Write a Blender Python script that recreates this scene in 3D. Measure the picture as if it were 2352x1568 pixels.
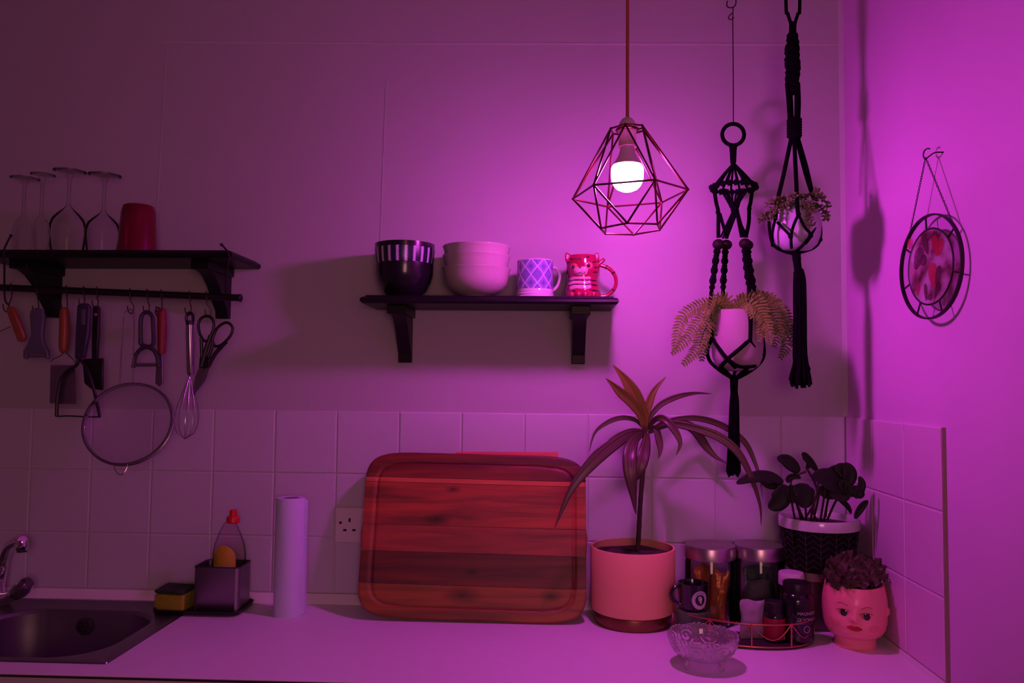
import bpy, bmesh, math, random
from math import sin, cos, pi, radians, sqrt, atan2
from mathutils import Vector, Matrix, noise
for o in list(bpy.data.objects): bpy.data.objects.remove(o)
SC = bpy.context.scene
COL = SC.collection
random.seed(4)
# ------------------------------------------------------------------ camera
CL = Vector((-0.70356, -1.89912, 1.41029)); YAW, PITCH, ROLL, FOC = 0.041067, 0.052849, 0.009739, 1829.0
_f = Vector((-sin(YAW)*cos(PITCH), cos(YAW)*cos(PITCH), sin(PITCH)))
_r = Vector((cos(YAW), sin(YAW), 0)); _u = _r.cross(_f)
CR = _r*cos(ROLL)+_u*sin(ROLL); CU = -_r*sin(ROLL)+_u*cos(ROLL); CF = _f
cam = bpy.data.cameras.new('camera'); co = bpy.data.objects.new('camera', cam); COL.objects.link(co)
m = Matrix((CR, CU, -CF)).transposed().to_4x4(); m.translation = CL; co.matrix_world = m
cam.sensor_width = 36; cam.lens = FOC/2352*36; cam.clip_start = 0.02
SC.camera = co
def at(px, py, Y=None, Z=None, X=None):
    d = CF + CR*((px-1176)/FOC) - CU*((py-784)/FOC)
    t = (Y-CL.y)/d.y if Y is not None else ((Z-CL.z)/d.z if Z is not None else (X-CL.x)/d.x)
    return CL + d*t
# ------------------------------------------------------------------ world, exposure, lights of the room, added fill
SC.view_settings.view_transform = 'Standard'; SC.view_settings.look = 'None'
SC.view_settings.gamma = 1; SC.view_settings.use_curve_mapping = False
SC.view_settings.exposure = 0.0
w = bpy.data.worlds.new('world'); SC.world = w; w.use_nodes = True
w.node_tree.nodes['Background'].inputs[0].default_value = (0.6, 0.25, 0.35, 1)
w.node_tree.nodes['Background'].inputs[1].default_value = 0.02
SC.cycles.use_denoising = True
SC.cycles.sample_clamp_indirect = 4
SC.cycles.max_bounces = 12; SC.cycles.transparent_max_bounces = 24
def area(name, loc, aim, sx, sy, col, power):
    l = bpy.data.lights.new(name, 'AREA'); l.shape = 'RECTANGLE'; l.size = sx; l.size_y = sy; l.color = col; l.energy = power
    o = bpy.data.objects.new(name, l); COL.objects.link(o); o.location = loc
    o.rotation_euler = (Vector(aim)-Vector(loc)).to_track_quat('-Z', 'Y').to_euler(); return o
area('fill_light', (-0.55, -2.45, 1.45), (-0.8, 0, 1.3), 0.45, 0.45, (1.0, 0.40, 0.49), 5.2)  # unseen fill added behind the camera to lift the shade under the shelf
area('orange_lamp', (-0.30, -3.1, 1.75), (-1.2, 0, 1.3), 0.07, 0.6, (1.0, 0.26, 0.07), 1.3)
area('screen_light', (0.12, -3.0, 1.55), (-1.2, 0, 1.2), 0.45, 0.28, (0.15, 0.75, 1.0), 0.35)
BULB_COL = (1.0, 0.072, 0.98); BULB_STR = 385
# ------------------------------------------------------------------ mesh helpers
class G:
    def __init__(s): s.v = []; s.f = []
    def add(s, vs, fs):
        n = len(s.v); s.v += [Vector(v) for v in vs]; s.f += [tuple(i+n for i in f) for f in fs]; return s
    def box(s, a, b):
        x0, y0, z0 = a; x1, y1, z1 = b
        return s.add([(x0,y0,z0),(x1,y0,z0),(x1,y1,z0),(x0,y1,z0),(x0,y0,z1),(x1,y0,z1),(x1,y1,z1),(x0,y1,z1)],
                     [(0,3,2,1),(4,5,6,7),(0,1,5,4),(1,2,6,5),(2,3,7,6),(3,0,4,7)])
    def obox(s, c, ax, ay, az):
        c, ax, ay, az = map(Vector, (c, ax, ay, az))
        vs = [c+i*ax+j*ay+k*az for k in (-1,1) for i, j in ((-1,-1),(1,-1),(1,1),(-1,1))]
        return s.add(vs, [(0,3,2,1),(4,5,6,7),(0,1,5,4),(1,2,6,5),(2,3,7,6),(3,0,4,7)])
    def lathe(s, prof, c=(0,0,0), n=40, mod=None, M=None):
        c = Vector(c); vs = []; fs = []
        for k, (r, z) in enumerate(prof):
            for i in range(n):
                a = 2*pi*i/n; rr = r; zz = z
                if mod: rr, zz = mod(a, r, z, k)
                p = Vector((rr*sin(a), -rr*cos(a), zz))
                if M: p = M @ p
                vs.append(c+p)
        m_ = len(prof)
        for k in range(m_-1):
            for i in range(n):
                j = (i+1) % n
                fs.append((k*n+i, k*n+j, (k+1)*n+j, (k+1)*n+i))
        if prof[0][0] > 1e-6: fs.append(tuple(reversed(range(n))))
        if prof[-1][0] > 1e-6: fs.append(tuple((m_-1)*n+i for i in range(n)))
        return s.add(vs, fs)
    def shell(s, prof, t, c=(0,0,0), n=40, mod=None):     # open vessel: outer profile bottom->top, wall thickness t
        inner = [(max(r-t, 0.0005), max(z, prof[0][1]+t)) for r, z in reversed(prof)]
        return s.lathe(list(prof)+inner, c, n, mod)
    def tube(s, pts, r, n=8, closed=False):
        pts = [Vector(p) for p in pts]; N = len(pts)
        if N < 2: return s
        rs = r if isinstance(r, (list, tuple)) else [r]*N
        T = []
        for i in range(N):
            if closed: t = pts[(i+1) % N]-pts[i-1]
            else: t = pts[min(i+1, N-1)]-pts[max(i-1, 0)]
            T.append(t.normalized() if t.length > 1e-9 else Vector((0,0,1)))
        u = T[0].orthogonal().normalized(); vs = []; fs = []
        for i in range(N):
            u = (u-T[i]*u.dot(T[i]))
            u = u.normalized() if u.length > 1e-9 else T[i].orthogonal().normalized()
            w_ = T[i].cross(u)
            for k in range(n):
                a = 2*pi*k/n; vs.append(pts[i]+(u*cos(a)+w_*sin(a))*rs[i])
        for i in range(N if closed else N-1):
            j = (i+1) % N
            for k in range(n):
                l = (k+1) % n; fs.append((i*n+k, i*n+l, j*n+l, j*n+k))
        if not closed: fs += [tuple(reversed(range(n))), tuple((N-1)*n+k for k in range(n))]
        return s.add(vs, fs)
    def sph(s, c, r, nu=16, nv=10, M=None):
        c = Vector(c); r = (r, r, r) if not isinstance(r, (list, tuple)) else r
        vs = []; fs = []
        for j in range(nv+1):
            b = -pi/2+pi*j/nv
            for i in range(nu):
                a = 2*pi*i/nu; p = Vector((r[0]*cos(b)*cos(a), r[1]*cos(b)*sin(a), r[2]*sin(b)))
                vs.append(c+(M @ p if M else p))
        for j in range(nv):
            for i in range(nu):
                k = (i+1) % nu; fs.append((j*nu+i, j*nu+k, (j+1)*nu+k, (j+1)*nu+i))
        return s.add(vs, fs)
    def prism(s, poly, ex):                # poly: list of 3D points, ex: extrusion vector
        poly = [Vector(p) for p in poly]; ex = Vector(ex); n = len(poly)
        return s.add(poly+[p+ex for p in poly],
                     [tuple(range(n)), tuple(reversed(range(n, 2*n)))]+[(i, n+i, n+(i+1) % n, (i+1) % n) for i in range(n)])
    def grid(s, fn, nu, nv):
        vs = [fn(i/nu, j/nv) for j in range(nv+1) for i in range(nu+1)]
        return s.add(vs, [(j*(nu+1)+i, j*(nu+1)+i+1, (j+1)*(nu+1)+i+1, (j+1)*(nu+1)+i) for j in range(nv) for i in range(nu)])
def crv(pts, n=6, closed=False):           # Catmull-Rom
    pts = [Vector(p) for p in pts]; N = len(pts); out = []
    for i in range(N if closed else N-1):
        if closed: a, b, c, d = pts[i-1], pts[i], pts[(i+1) % N], pts[(i+2) % N]
        else: a, b, c, d = pts[max(i-1,0)], pts[i], pts[i+1], pts[min(i+2, N-1)]
        for k in range(n):
            t = k/n
            out.append(0.5*((2*b)+(c-a)*t+(2*a-5*b+4*c-d)*t*t+(3*b-a-3*c+d)*t**3))
    if not closed: out.append(pts[-1])
    return out
def rootloc(o):
    v = Vector((0,0,0))
    while o is not None: v += o.location; o = o.parent
    return v
def ob(name, g, mt, parent=None, sharp=35, bev=0, kind=None, label=None, fix=True):
    me = bpy.data.meshes.new(name); base = rootloc(parent)
    me.from_pydata([v-base for v in g.v], [], g.f)
    if fix:
        bm = bmesh.new(); bm.from_mesh(me); bmesh.ops.remove_doubles(bm, verts=bm.verts, dist=1e-6)
        bmesh.ops.recalc_face_normals(bm, faces=bm.faces); bm.to_mesh(me); bm.free()
    me.polygons.foreach_set('use_smooth', [sharp > 0]*len(me.polygons))
    if sharp > 0: me.set_sharp_from_angle(angle=radians(sharp))
    me.materials.append(mt)
    o = bpy.data.objects.new(name, me); COL.objects.link(o); o.parent = parent
    if bev:
        b = o.modifiers.new('b', 'BEVEL'); b.width = bev; b.segments = 2; b.limit_method = 'ANGLE'; b.angle_limit = radians(40)
    if kind: o['kind'] = kind
    if label: o['label'] = label
    return o
def thing(name, label, cat, loc, group=None):
    o = bpy.data.objects.new(name, None); COL.objects.link(o); o.location = loc; o.empty_display_size = 0.02
    o['label'] = label; o['category'] = cat
    if group: o['group'] = group
    return o
def tag(o, label, cat, group=None):
    o['label'] = label; o['category'] = cat
    if group: o['group'] = group
    return o
def single(name, g, mt, label, cat, group=None, **k): return tag(ob(name, g, mt, None, **k), label, cat, group)
# ------------------------------------------------------------------ materials
def mat(name, col, rough=0.5, metal=0, spec=0.5, coat=0, bump=0, bscale=60, var=0, vscale=8, trans=0, sss=0, emit=None, stretch=(1,1,1), ior=1.45, alpha=1):
    mt = bpy.data.materials.new(name); mt.use_nodes = True; nt = mt.node_tree; p = nt.nodes['Principled BSDF']
    p.inputs['Base Color'].default_value = (*col, 1); p.inputs['Roughness'].default_value = rough
    p.inputs['Metallic'].default_value = metal; p.inputs['Specular IOR Level'].default_value = spec
    p.inputs['Coat Weight'].default_value = coat; p.inputs['Transmission Weight'].default_value = trans
    p.inputs['IOR'].default_value = ior; p.inputs['Alpha'].default_value = alpha
    if emit: p.inputs['Emission Color'].default_value = (*emit[0], 1); p.inputs['Emission Strength'].default_value = emit[1]
    tc = nt.nodes.new('ShaderNodeTexCoord'); mp = nt.nodes.new('ShaderNodeMapping'); mp.inputs['Scale'].default_value = stretch
    nt.links.new(tc.outputs['Object'], mp.inputs['Vector'])
    n1 = nt.nodes.new('ShaderNodeTexNoise'); n1.inputs['Scale'].default_value = vscale; n1.inputs['Detail'].default_value = 5
    nt.links.new(mp.outputs[0], n1.inputs['Vector'])
    mx = nt.nodes.new('ShaderNodeMix'); mx.data_type = 'RGBA'; mx.blend_type = 'MULTIPLY'; mx.inputs[0].default_value = 1
    mx.inputs[6].default_value = (*col, 1)
    rp = nt.nodes.new('ShaderNodeMapRange'); rp.inputs[3].default_value = 1-max(var, .03); rp.inputs[4].default_value = 1+max(var, .03)
    nt.links.new(n1.outputs[0], rp.inputs[0]); nt.links.new(rp.outputs[0], mx.inputs[7]); nt.links.new(mx.outputs[2], p.inputs['Base Color'])
    if bump:
        n2 = nt.nodes.new('ShaderNodeTexNoise'); n2.inputs['Scale'].default_value = bscale; n2.inputs['Detail'].default_value = 3
        nt.links.new(mp.outputs[0], n2.inputs['Vector'])
        b = nt.nodes.new('ShaderNodeBump'); b.inputs['Strength'].default_value = bump; b.inputs['Distance'].default_value = 0.002
        nt.links.new(n2.outputs[0], b.inputs['Height']); nt.links.new(b.outputs[0], p.inputs['Normal'])
    return mt
def thin_glass(name, tint=(0.96,0.96,0.96), refl=1.0, rough=0.02, ior=1.30):
    mt = bpy.data.materials.new(name); mt.use_nodes = True; nt = mt.node_tree; nt.nodes.clear()
    out = nt.nodes.new('ShaderNodeOutputMaterial'); mx = nt.nodes.new('ShaderNodeMixShader')
    t = nt.nodes.new('ShaderNodeBsdfTransparent'); t.inputs[0].default_value = (*tint, 1)
    g = nt.nodes.new('ShaderNodeBsdfGlossy'); g.inputs['Roughness'].default_value = rough
    fr = nt.nodes.new('ShaderNodeFresnel'); fr.inputs[0].default_value = ior
    mu = nt.nodes.new('ShaderNodeMath'); mu.operation = 'MULTIPLY'; mu.inputs[1].default_value = refl
    nt.links.new(fr.outputs[0], mu.inputs[0]); nt.links.new(mu.outputs[0], mx.inputs[0])
    nt.links.new(t.outputs[0], mx.inputs[1]); nt.links.new(g.outputs[0], mx.inputs[2]); nt.links.new(mx.outputs[0], out.inputs[0])
    return mt
M = {}
M['wallr_lit'] = mat('wall_right_lit_tone', (.74,.47,.73), .7, spec=.2, bump=.12, bscale=220, var=.03, vscale=3)  # lamp light painted in: paler and purpler than the back wall, offsetting falloff
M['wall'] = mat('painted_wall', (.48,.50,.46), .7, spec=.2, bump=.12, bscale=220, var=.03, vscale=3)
M['bead2'] = mat('painted_bead', (.56,.56,.54), .6)
M['tiler_lit'] = mat('tile_right_lit_tone', (.74,.52,.70), .42, spec=.35, bump=.03, bscale=30)  # right-wall copy of the tile glaze, with the same lamp light painted in
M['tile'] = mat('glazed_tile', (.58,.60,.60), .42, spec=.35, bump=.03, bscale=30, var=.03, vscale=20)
M['grout'] = mat('grout', (.66,.62,.60), .8, bump=.2)
M['trimw'] = mat('sealant', (.78,.75,.73), .45, bump=.2, bscale=60)
M['top'] = mat('worktop_laminate', (.76,.76,.74), .42, spec=.35, bump=.05, bscale=300, var=.03, vscale=40)
M['topedge'] = mat('worktop_edge', (.5,.5,.5), .5)
M['darkline'] = mat('dark_edge', (.03,.02,.02), .6)
M['cab'] = mat('cabinet_white', (.5,.48,.48), .5)
M['floor'] = mat('floor', (.3,.22,.18), .5, var=.2)
M['shelfwood'] = mat('black_stained_wood', (.006,.005,.007), .4, spec=.3, var=.2, vscale=20, stretch=(1,12,12), bump=.1, bscale=40)
M['iron'] = mat('black_iron', (.008,.007,.008), .45, metal=0, bump=.1)
M['screw'] = mat('screw', (.75,.65,.5), .35, metal=1)
M['steel'] = mat('steel', (.42,.40,.42), .25, metal=1)
M['steelb'] = mat('brushed_steel', (.30,.28,.29), .38, metal=1, bump=.1, bscale=200, stretch=(1,20,1))
M['sinksteel'] = mat('sink_steel', (.26,.25,.27), .36, metal=1, bump=.05, bscale=200)
M['chrome'] = mat('chrome', (.75,.73,.75), .08, metal=1)
M['smoke'] = mat('smoked_knob', (.05,.04,.05), .1, coat=1)
M['blackglaze'] = mat('black_glaze', (.010,.009,.012), .22, coat=.3)
M['whiteglaze'] = mat('white_glaze', (.60,.60,.58), .16, coat=.5)
M['bowlglaze'] = mat('cream_stoneware', (.48,.46,.38), .25, coat=.4, var=.06, vscale=60)
M['copper'] = mat('dark_copper_wire', (.13,.035,.035), .28, metal=1)
M['cord'] = mat('red_fabric_cord', (.42,.10,.05), .7, bump=.5, bscale=800)
M['lampplastic'] = mat('lamp_plastic', (.60,.46,.44), .45)
M['bulbbody'] = mat('bulb_body', (.55,.50,.60), .45)
M['rope'] = mat('black_cotton_rope', (.0035,.003,.0045), .95, spec=.08, bump=.8, bscale=700)
M['bead'] = mat('dark_wood_bead', (.016,.007,.008), .6, spec=.25, var=.2, vscale=60)
M['string'] = mat('dark_twine', (.04,.02,.02), .8, bump=.5, bscale=900)
M['fern'] = mat('fern_leaf', (.15,.26,.022), .6, var=.35, vscale=60)
M['fern2'] = mat('fern_leaf_dark', (.085,.15,.015), .6, var=.35, vscale=60)
M['succ'] = mat('succulent', (.085,.14,.03), .55, spec=.3, var=.3, vscale=80)
M['dleaf'] = mat('dark_leaf', (.012,.022,.008), .5, spec=.25, var=.25, vscale=30)
M['dstem'] = mat('dark_stem', (.05,.028,.02), .6)
M['soil'] = mat('soil', (.05,.032,.022), .95, bump=1, bscale=90, var=.5, vscale=90)
M['pinkpot'] = mat('salmon_pot', (.84,.42,.24), .55, var=.03)
M['brass'] = mat('brass_saucer', (.22,.10,.045), .35, metal=.7)
M['palepot'] = mat('pale_pot', (.40,.34,.32), .5, var=.05)
M['glassypot'] = mat('white_ceramic_pot', (.42,.42,.46), .3, coat=.2)
M['doll'] = mat('doll_skin', (.88,.27,.29), .42, coat=.2, var=.06, vscale=25)
M['lips'] = mat('lip_red', (.45,.012,.02), .35)
M['eye'] = mat('eye_black', (.004,.004,.004), .12, coat=1)
M['brow'] = mat('brow_brown', (.30,.07,.06), .8)
M['blush'] = mat('blush', (.80,.22,.22), .42)
M['ruffle'] = mat('ruffled_leaf', (.085,.05,.035), .55, var=.5, vscale=60)
M['orange'] = mat('orange_handle', (.27,.085,.025), .4, var=.1)
M['red'] = mat('red_plastic', (.60,.015,.02), .35)
M['redh'] = mat('red_handle', (.22,.022,.020), .45)
M['greyb'] = mat('grey_blue_plastic', (.10,.11,.14), .5)
M['dgrey'] = mat('dark_grey_plastic', (.030,.032,.038), .45)
M['navy'] = mat('navy_handle', (.035,.030,.055), .4)
M['blackp'] = mat('black_plastic', (.008,.007,.008), .4)
M['paper'] = mat('paper_towel', (.62,.68,.82), .9, bump=.6, bscale=180)
M['card'] = mat('cardboard', (.25,.10,.08), .9)
M['socket'] = mat('socket_plastic', (.74,.70,.66), .35)
M['hole'] = mat('hole_black', (.01,.006,.006), .8)
M['pinkboard'] = mat('red_cutting_board', (.72,.10,.10), .4)
M['sponge'] = mat('sponge_foam', (.36,.36,.025), .95, bump=1, bscale=220, var=.2, vscale=50)
M['scour'] = mat('scouring_pad', (.03,.055,.03), .95, bump=1, bscale=300, var=.3, vscale=80)
M['soaplabel'] = mat('soap_label', (.46,.34,.02), .5, var=.2, vscale=40)
M['soapband'] = mat('soap_label_print', (.55,.35,.35), .5)
M['soapliq'] = thin_glass('clear_plastic', (.93,.86,.90), .8, .06, 1.12)
M['wine'] = thin_glass('wine_glass', (.965,.955,.97), 1.2, .03, 1.16)
M['jar'] = thin_glass('jar_glass', (.92,.90,.92), 1.2, .03)
M['redglass'] = mat('red_glass', (.30,.008,.045), .2, trans=.55, ior=1.2, coat=.4, bump=.3, bscale=80)
M['crystal'] = mat('crystal', (.97,.94,.97), .04, trans=.88, ior=1.45)
M['jarlid'] = mat('jar_lid_steel', (.55,.45,.50), .32, metal=1)
M['gold'] = mat('gold_foil', (.65,.28,.06), .35, metal=.5, bump=1, bscale=90, var=.3, vscale=60)
M['greenf'] = mat('green_foil', (.035,.11,.075), .5, bump=.8, bscale=80, var=.4, vscale=40)
M['greyf'] = mat('grey_green_packet', (.12,.15,.13), .5, bump=.8, bscale=80, var=.3, vscale=40)
M['box'] = mat('smoky_box', (.10,.04,.06), .3, coat=.3)
M['lidpale'] = mat('pale_lid', (.40,.26,.28), .4)
M['cupblack'] = mat('cup_black', (.006,.005,.010), .15, coat=.6)
M['print'] = mat('pale_print', (.50,.46,.50), .6)
M['tin'] = mat('green_tin', (.06,.14,.05), .45, var=.4, vscale=60)
M['rosegold'] = mat('rose_gold_wire', (.62,.20,.14), .3, metal=1)
M['packet'] = mat('pale_packet', (.34,.26,.33), .5, var=.2, vscale=60, bump=.4, bscale=60)
M['redlabel'] = mat('red_label', (.26,.004,.02), .4)
M['whitecap'] = mat('white_cap', (.66,.58,.62), .4)
M['bottleblk'] = mat('bottle_black', (.006,.005,.007), .2, coat=.5)
M['planter'] = mat('black_planter', (.004,.003,.004), .7, spec=.15)
M['plline'] = mat('planter_line', (.09,.07,.06), .6)
M['catred'] = mat('cat_glaze', (.32,.006,.055), .12, coat=.8, var=.2, vscale=60)
M['catpink'] = mat('cat_rosy_patch', (.66,.14,.16), .15, coat=.8)
M['catdark'] = mat('cat_stripe', (.05,.006,.012), .15, coat=.8)
M['catwhite'] = mat('cat_cream', (.62,.34,.40), .15, coat=.8)
M['eyewhite'] = mat('eye_paint', (.42,.16,.13), .4)
M['print2'] = mat('dim_print', (.10,.08,.10), .6)
M['lead'] = mat('dark_lead', (.018,.012,.014), .5, metal=.3)
# stained glass
def stained():
    mt = thin_glass('stained_glass', (.80,.80,.82), .5, .1); nt = mt.node_tree
    t = [n for n in nt.nodes if n.type == 'BSDF_TRANSPARENT'][0]
    tc = nt.nodes.new('ShaderNodeTexCoord'); n = nt.nodes.new('ShaderNodeTexNoise'); n.inputs['Scale'].default_value = 26; n.inputs['Detail'].default_value = 6
    nt.links.new(tc.outputs['Object'], n.inputs['Vector']); r = nt.nodes.new('ShaderNodeValToRGB')
    e = r.color_ramp.elements; e[0].position = .36; e[0].color = (.30,.14,.14,1); e[1].position = .60; e[1].color = (.95,.92,.95,1)
    k = r.color_ramp.elements.new(.47); k.color = (.75,.55,.60,1)
    nt.links.new(n.outputs[0], r.inputs[0]); nt.links.new(r.outputs[0], t.inputs[0])
    df = nt.nodes.new('ShaderNodeBsdfDiffuse'); m2 = nt.nodes.new('ShaderNodeMixShader'); m2.inputs[0].default_value = .30
    dc_ = nt.nodes.new('ShaderNodeMix'); dc_.data_type = 'RGBA'; dc_.blend_type = 'MULTIPLY'; dc_.inputs[0].default_value = 1; dc_.inputs[7].default_value = (.75,.65,.72,1)
    nt.links.new(r.outputs[0], dc_.inputs[6]); nt.links.new(dc_.outputs[2], df.inputs[0])
    out = [x for x in nt.nodes if x.type == 'OUTPUT_MATERIAL'][0]; src = out.inputs[0].links[0].from_socket
    nt.links.new(src, m2.inputs[1]); nt.links.new(df.outputs[0], m2.inputs[2]); nt.links.new(m2.outputs[0], out.inputs[0]); return mt
M['stained'] = stained()
M['petal'] = mat('red_painted_glass', (.50,.02,.06), .3, alpha=.45, var=.4, vscale=60)
M['petald'] = mat('dark_painted_glass', (.12,.03,.05), .3, alpha=.5, var=.4, vscale=60)
M['clearpane'] = thin_glass('border_glass', (.965,.955,.97), .25, .1, 1.15)
M['mesh'] = None
def mesh_mat():                                   # sieve mesh: fine woven wire, partly see-through
    mt = bpy.data.materials.new('fine_wire_mesh'); mt.use_nodes = True; nt = mt.node_tree
    p = nt.nodes['Principled BSDF']; p.inputs['Base Color'].default_value = (.30,.24,.28,1); p.inputs['Metallic'].default_value = .6
    p.inputs['Roughness'].default_value = .5; p.inputs['Alpha'].default_value = .22; return mt
M['mesh'] = mesh_mat()
def wood_mat(name, c1, c2, seed, knots=()):
    mt = bpy.data.materials.new(name); mt.use_nodes = True; nt = mt.node_tree; p = nt.nodes['Principled BSDF']
    p.inputs['Roughness'].default_value = .48
    tc = nt.nodes.new('ShaderNodeTexCoord'); mp = nt.nodes.new('ShaderNodeMapping'); mp.inputs['Scale'].default_value = (3, 40, 40); mp.inputs['Location'].default_value = (seed*3.1, seed*7.7, seed)
    n = nt.nodes.new('ShaderNodeTexNoise'); n.inputs['Scale'].default_value = 1.2; n.inputs['Detail'].default_value = 8; n.inputs['Distortion'].default_value = .6
    nt.links.new(tc.outputs['Object'], mp.inputs[0]); nt.links.new(mp.outputs[0], n.inputs['Vector'])
    r = nt.nodes.new('ShaderNodeValToRGB'); e = r.color_ramp.elements; e[0].position = .33; e[0].color = (*c1, 1); e[1].position = .68; e[1].color = (*c2, 1)
    nt.links.new(n.outputs[0], r.inputs[0]); last = r.outputs[0]
    for (kx, kz, rad) in knots:
        sub = nt.nodes.new('ShaderNodeMapping'); sub.inputs['Location'].default_value = (-kx*.45, 0, -kz); sub.inputs['Scale'].default_value = (.45, 0, 1)
        nt.links.new(tc.outputs['Object'], sub.inputs[0])
        ln = nt.nodes.new('ShaderNodeVectorMath'); ln.operation = 'LENGTH'; nt.links.new(sub.outputs[0], ln.inputs[0])
        mr = nt.nodes.new('ShaderNodeMapRange'); mr.inputs[1].default_value = 0; mr.inputs[2].default_value = rad; mr.inputs[3].default_value = .18; mr.inputs[4].default_value = 1
        nt.links.new(ln.outputs['Value'], mr.inputs[0])
        mx = nt.nodes.new('ShaderNodeMix'); mx.data_type = 'RGBA'; mx.blend_type = 'MULTIPLY'; mx.inputs[0].default_value = 1
        nt.links.new(last, mx.inputs[6]); nt.links.new(mr.outputs[0], mx.inputs[7]); last = mx.outputs[2]
    nt.links.new(last, p.inputs['Base Color']); return mt
def band_mat():                                   # black bowl's woven stripes, printed round the bowl
    mt = bpy.data.materials.new('striped_band'); mt.use_nodes = True; nt = mt.node_tree; p = nt.nodes['Principled BSDF']; p.inputs['Roughness'].default_value = .25
    tc = nt.nodes.new('ShaderNodeTexCoord'); sp = nt.nodes.new('ShaderNodeSeparateXYZ'); nt.links.new(tc.outputs['Object'], sp.inputs[0])
    at2 = nt.nodes.new('ShaderNodeMath'); at2.operation = 'ARCTAN2'; nt.links.new(sp.outputs[0], at2.inputs[0]); nt.links.new(sp.outputs[1], at2.inputs[1])
    wv = nt.nodes.new('ShaderNodeMath'); wv.operation = 'SINE'; z1 = nt.nodes.new('ShaderNodeMath'); z1.operation = 'MULTIPLY'; z1.inputs[1].default_value = 1500
    nt.links.new(sp.outputs[2], z1.inputs[0]); nt.links.new(z1.outputs[0], wv.inputs[0])
    wb = nt.nodes.new('ShaderNodeMath'); wb.operation = 'MULTIPLY'; wb.inputs[1].default_value = .35; nt.links.new(wv.outputs[0], wb.inputs[0])
    a2 = nt.nodes.new('ShaderNodeMath'); a2.operation = 'MULTIPLY_ADD'; a2.inputs[1].default_value = 22; nt.links.new(at2.outputs[0], a2.inputs[0]); nt.links.new(wb.outputs[0], a2.inputs[2])
    s = nt.nodes.new('ShaderNodeMath'); s.operation = 'SINE'; nt.links.new(a2.outputs[0], s.inputs[0])
    r = nt.nodes.new('ShaderNodeValToRGB'); e = r.color_ramp.elements; e[0].position = .48; e[0].color = (.02,.015,.05,1); e[1].position = .60; e[1].color = (.60,.55,.66,1)
    nt.links.new(s.outputs[0], r.inputs[0]); nt.links.new(r.outputs[0], p.inputs['Base Color']); return mt
def mug_mat():                                    # blue lozenge print round the mug
    mt = bpy.data.materials.new('blue_lozenge_print'); mt.use_nodes = True; nt = mt.node_tree; p = nt.nodes['Principled BSDF']
    p.inputs['Roughness'].default_value = .15; p.inputs['Coat Weight'].default_value = .5
    L = nt.links.new; N = nt.nodes.new
    def mth(op, a, b=None, c=None):
        n = N('ShaderNodeMath'); n.operation = op
        for i, x in enumerate((a, b, c)):
            if x is None: continue
            if isinstance(x, (int, float)): n.inputs[i].default_value = x
            else: L(x, n.inputs[i])
        return n.outputs[0]
    tc = N('ShaderNodeTexCoord'); sp = N('ShaderNodeSeparateXYZ'); L(tc.outputs['Object'], sp.inputs[0])
    a = mth('ARCTAN2', sp.outputs[0], mth('MULTIPLY', sp.outputs[1], -1))
    u = mth('MULTIPLY_ADD', a, 9/(2*pi), 0.3); v = mth('MULTIPLY_ADD', sp.outputs[2], 1/.037, 0.1)
    fu = mth('ABSOLUTE', mth('SUBTRACT', mth('FRACT', u), .5)); fv = mth('ABSOLUTE', mth('SUBTRACT', mth('FRACT', v), .5))
    d = mth('ADD', fu, fv)                                        # 0 centre .. 1 corners; lozenge edge at .5
    line = mth('LESS_THAN', mth('ABSOLUTE', mth('SUBTRACT', d, .5)), .04)
    inner = mth('LESS_THAN', d, .46)
    rings = mth('SINE', mth('MULTIPLY', d, 60)); nz = N('ShaderNodeTexVoronoi'); nz.inputs['Scale'].default_value = 260; L(tc.outputs['Object'], nz.inputs['Vector'])
    k = mth('ADD', mth('MULTIPLY', rings, .38), mth('MULTIPLY', nz.outputs[0], .5))
    dark = N('ShaderNodeMix'); dark.data_type = 'RGBA'; L(k, dark.inputs[0]); dark.inputs[6].default_value = (.10,.09,.34,1); dark.inputs[7].default_value = (.36,.34,.60,1)
    star = N('ShaderNodeMix'); star.data_type = 'RGBA'; L(mth('MULTIPLY', mth('SUBTRACT', 1.0, d), 1.7), star.inputs[0]); star.inputs[6].default_value = (.10,.10,.36,1); star.inputs[7].default_value = (.36,.34,.56,1)
    m1 = N('ShaderNodeMix'); m1.data_type = 'RGBA'; L(inner, m1.inputs[0]); L(star.outputs[2], m1.inputs[6]); L(dark.outputs[2], m1.inputs[7])
    m2 = N('ShaderNodeMix'); m2.data_type = 'RGBA'; L(line, m2.inputs[0]); L(m1.outputs[2], m2.inputs[6]); m2.inputs[7].default_value = (.62,.55,.70,1)
    L(m2.outputs[2], p.inputs['Base Color']); return mt
def leaf_mat(name, c1, c2, scale=160):            # dracaena: striped along the blade (UV x across)
    mt = bpy.data.materials.new(name); mt.use_nodes = True; nt = mt.node_tree; p = nt.nodes['Principled BSDF']; p.inputs['Roughness'].default_value = .38
    uv = nt.nodes.new('ShaderNodeUVMap'); mp = nt.nodes.new('ShaderNodeMapping'); mp.inputs['Scale'].default_value = (5, .35, 1); nt.links.new(uv.outputs[0], mp.inputs[0])
    n = nt.nodes.new('ShaderNodeTexNoise'); n.inputs['Scale'].default_value = 2.2; n.inputs['Detail'].default_value = 4; nt.links.new(mp.outputs[0], n.inputs['Vector'])
    r = nt.nodes.new('ShaderNodeValToRGB'); e = r.color_ramp.elements; e[0].position = .44; e[0].color = (*c1, 1); e[1].position = .60; e[1].color = (*c2, 1)
    nt.links.new(n.outputs[0], r.inputs[0]); nt.links.new(r.outputs[0], p.inputs['Base Color']); return mt
M['band'] = band_mat(); M['mugprint'] = mug_mat()
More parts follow.
